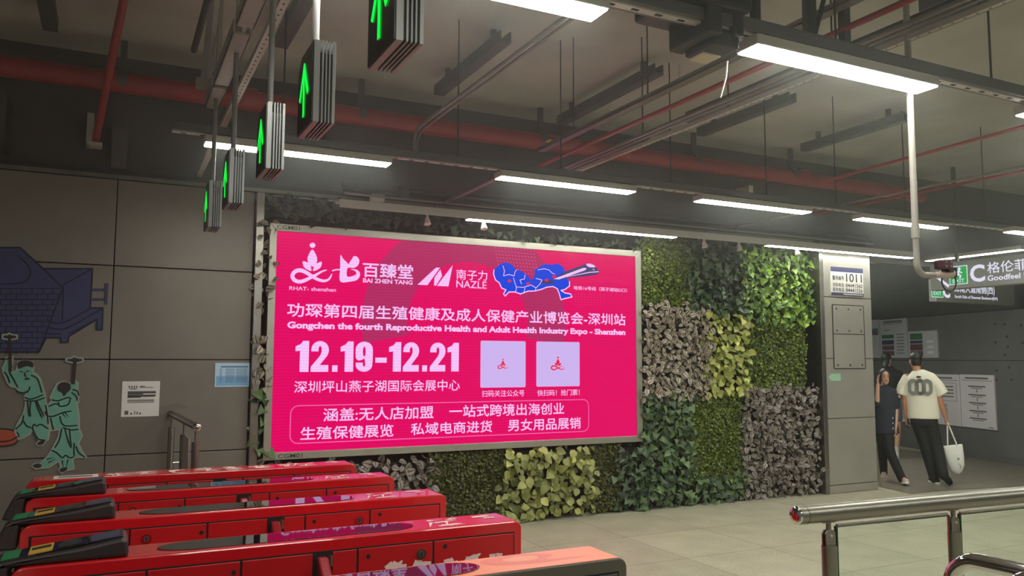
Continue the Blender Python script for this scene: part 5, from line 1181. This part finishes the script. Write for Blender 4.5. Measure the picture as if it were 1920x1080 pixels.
for sx in (-1, 1): o.tube([Q(sx*.017, .078, .034), Q(sx*.032, .075, .038), Q(sx*.045, .066, .032)], .003, 6)
part('eyebrows', o, HAIR, WOM, True)
o = MB(); o.ball(Q(0, .083, -.052), .019, .006, .0065, 12, 6, rot=Rz); part('lips', o, LIPS, WOM, True)
o = MB(); o.ball(Q(0, -.026, .042), .079, .094, .078, 20, 14, rot=Rz); o.ball(Q(0, -.06, -.02), .072, .058, .09, 18, 12, rot=Rz)
for sx in (-1, 1): o.ball(Q(sx*.066, .012, .02), .018, .042, .066, 12, 10, rot=Rz)
fuse('hair', o, HAIR, WOM, .008, 4)
o = MB(); o.loft([((.10, -.005, 1.315), .062, .055, S1), ((.093, 0, 1.285), .10, .066, S1), ((.088, 0, 1.24), .175, .09, S1), ((.083, 0, 1.10), .165, .108, S1), ((.078, 0, .90), .158, .11, S1), ((.072, 0, .74), .185, .122, S1), ((.07, 0, .66), .19, .122, S1)], 24)
limb(o, [(.225, 0, 1.215), (.195, .12, 1.08)], [.066, .056]); limb(o, [(-.055, 0, 1.215), (-.085, -.025, 1.04)], [.066, .058])
sh = fuse('shirt', o, NAVC, WOM, .010, 4, 'dark navy button shirt')
o = MB()
for z in (.88, .81, .74): o.tube([(-.03, .108, z), (-.03, .122, z)], .009, 10)
part('buttons', o, SHOEW, sh, True)
o = MB(); o.loft([((.07, 0, .78), .165, .105, S1), ((.07, 0, .70), .175, .115, S1), ((.07, 0, .64), .16, .108, S1)], 20)
limb(o, [(.05, 0, .70), (.03, .12, .42), (-.125, .19, .08)], [.098, .075, .062]); limb(o, [(.13, 0, .70), (.135, -.02, .42), (.13, -.19, .10)], [.098, .072, .058])
fuse('trousers', o, BLKC, WOM, .011, 4, 'black trousers')
shoe(WOM, (-.135, .16, .0), (-.195, .37, .04), SHOEN, SHOEW, w=.04); shoe(WOM, (.13, -.24, .075), (.13, -.05, .0), SHOEN, SHOEW, up=(0, .3, 1))

# --- third person standing farther back in denim shorts (local +y = away from the camera)
TH = person('person from behind in a black top and denim shorts with a hand on the hip', (12.042, 9.646, 0), R(-52))
b = MB(); hx = -.045
q = head_bits(b, (hx, .02, 1.675), R(-35)); b.loft([((hx, .0, 1.62), .052, .054, S1), ((-.04, -.01, 1.55), .054, .056, S1), ((-.03, -.01, 1.49), .08, .065, S1)], 16)
b.loft([((-.03, 0, 1.5), .08, .06, S1), ((-.025, 0, 1.45), .18, .085, S1), ((-.02, 0, 1.3), .16, .1, S1), ((-.01, 0, 1.1), .13, .09, S1), ((.0, 0, .97), .165, .105, S1), ((.0, 0, .86), .15, .1, S1)], 20)
limb(b, [(.155, 0, 1.43), (.27, -.06, 1.20), (.14, -.10, 1.04)], [.05, .042, .028]); hand(b, (.14, -.10, 1.04), (-1, .25, -.2), (0, -.2, 1), .3)
limb(b, [(-.20, 0, 1.43), (-.25, .0, 1.15), (-.22, .1, .92)], [.05, .042, .028]); hand(b, (-.22, .1, .92), (0, .2, -1), (.3, 1, 0), .5)
limb(b, [(.08, 0, .90), (.105, .0, .50), (.06, -.03, .10)], [.088, .056, .036]); limb(b, [(-.085, 0, .90), (-.09, .0, .50), (-.09, .02, .10)], [.088, .056, .036])
fuse('body', b, SKIN2, TH, .009, 3)
o = MB(); Rz = Matrix.Rotation(R(-35), 3, 'Z'); c = Vector((hx, .02, 1.675)); o.ball(c+Rz @ Vector((0, -.018, .035)), .086, .102, .092, 20, 14, rot=Rz); o.ball(c+Rz @ Vector((0, -.05, -.03)), .078, .066, .085, 18, 12, rot=Rz); o.loft([(c+Vector((-.02, -.06, -.02)), .06, .04, S1), (c+Vector((-.04, -.10, -.12)), .05, .035, S1), (c+Vector((-.05, -.10, -.22)), .02, .02, S1)], 14); fuse('hair', o, HAIR, TH, .009, 4)
o = MB(); o.loft([((-.035, 0, 1.57), .075, .065, S1), ((-.03, 0, 1.52), .12, .08, S1), ((-.026, 0, 1.46), .205, .105, S1), ((-.02, 0, 1.32), .195, .12, S1), ((-.01, 0, 1.1), .165, .112, S1), ((-.0, 0, .98), .185, .122, S1)], 24)
limb(o, [(.155, 0, 1.425), (.262, -.055, 1.22), (.18, -.085, 1.09)], [.072, .062, .05]); limb(o, [(-.20, 0, 1.425), (-.25, 0, 1.16), (-.225, .09, .97)], [.072, .06, .048])
fuse('black_top', o, BLKC, TH, .011, 4)
o = MB(); o.loft([((0, 0, 1.0), .172, .112, S1), ((0, 0, .9), .188, .125, S1), ((0, 0, .84), .18, .12, S1)], 20); limb(o, [(.085, 0, .86), (.095, 0, .70)], [.105, .10]); limb(o, [(-.09, 0, .86), (-.095, 0, .70)], [.105, .10]); fuse('shorts', o, DENIM, TH, .011, 4, 'blue denim shorts')
for (x, y) in ((.06, -.03), (-.09, .02)):
    o = MB(); o.tube([(x, y, .06), (x, y, .14), (x+.004, y, .20)], [.046, .042, .046], 16); part('sock', o, SHOEW, TH, True)
    shoe(TH, (x, y-.06, 0), (x, y+.19, 0), SHOEW, SHOEW)

# lateral fit of each figure (slim builds): same pose, narrower stance
for P_, k, s_ in ((MAN, .86, .035), (BAG, .86, .035), (WOM, .87, -.023), (TH, .9, .04)):
    for o in P_.children_recursive:
        for v in o.data.vertices: v.co.x = v.co.x*k+s_
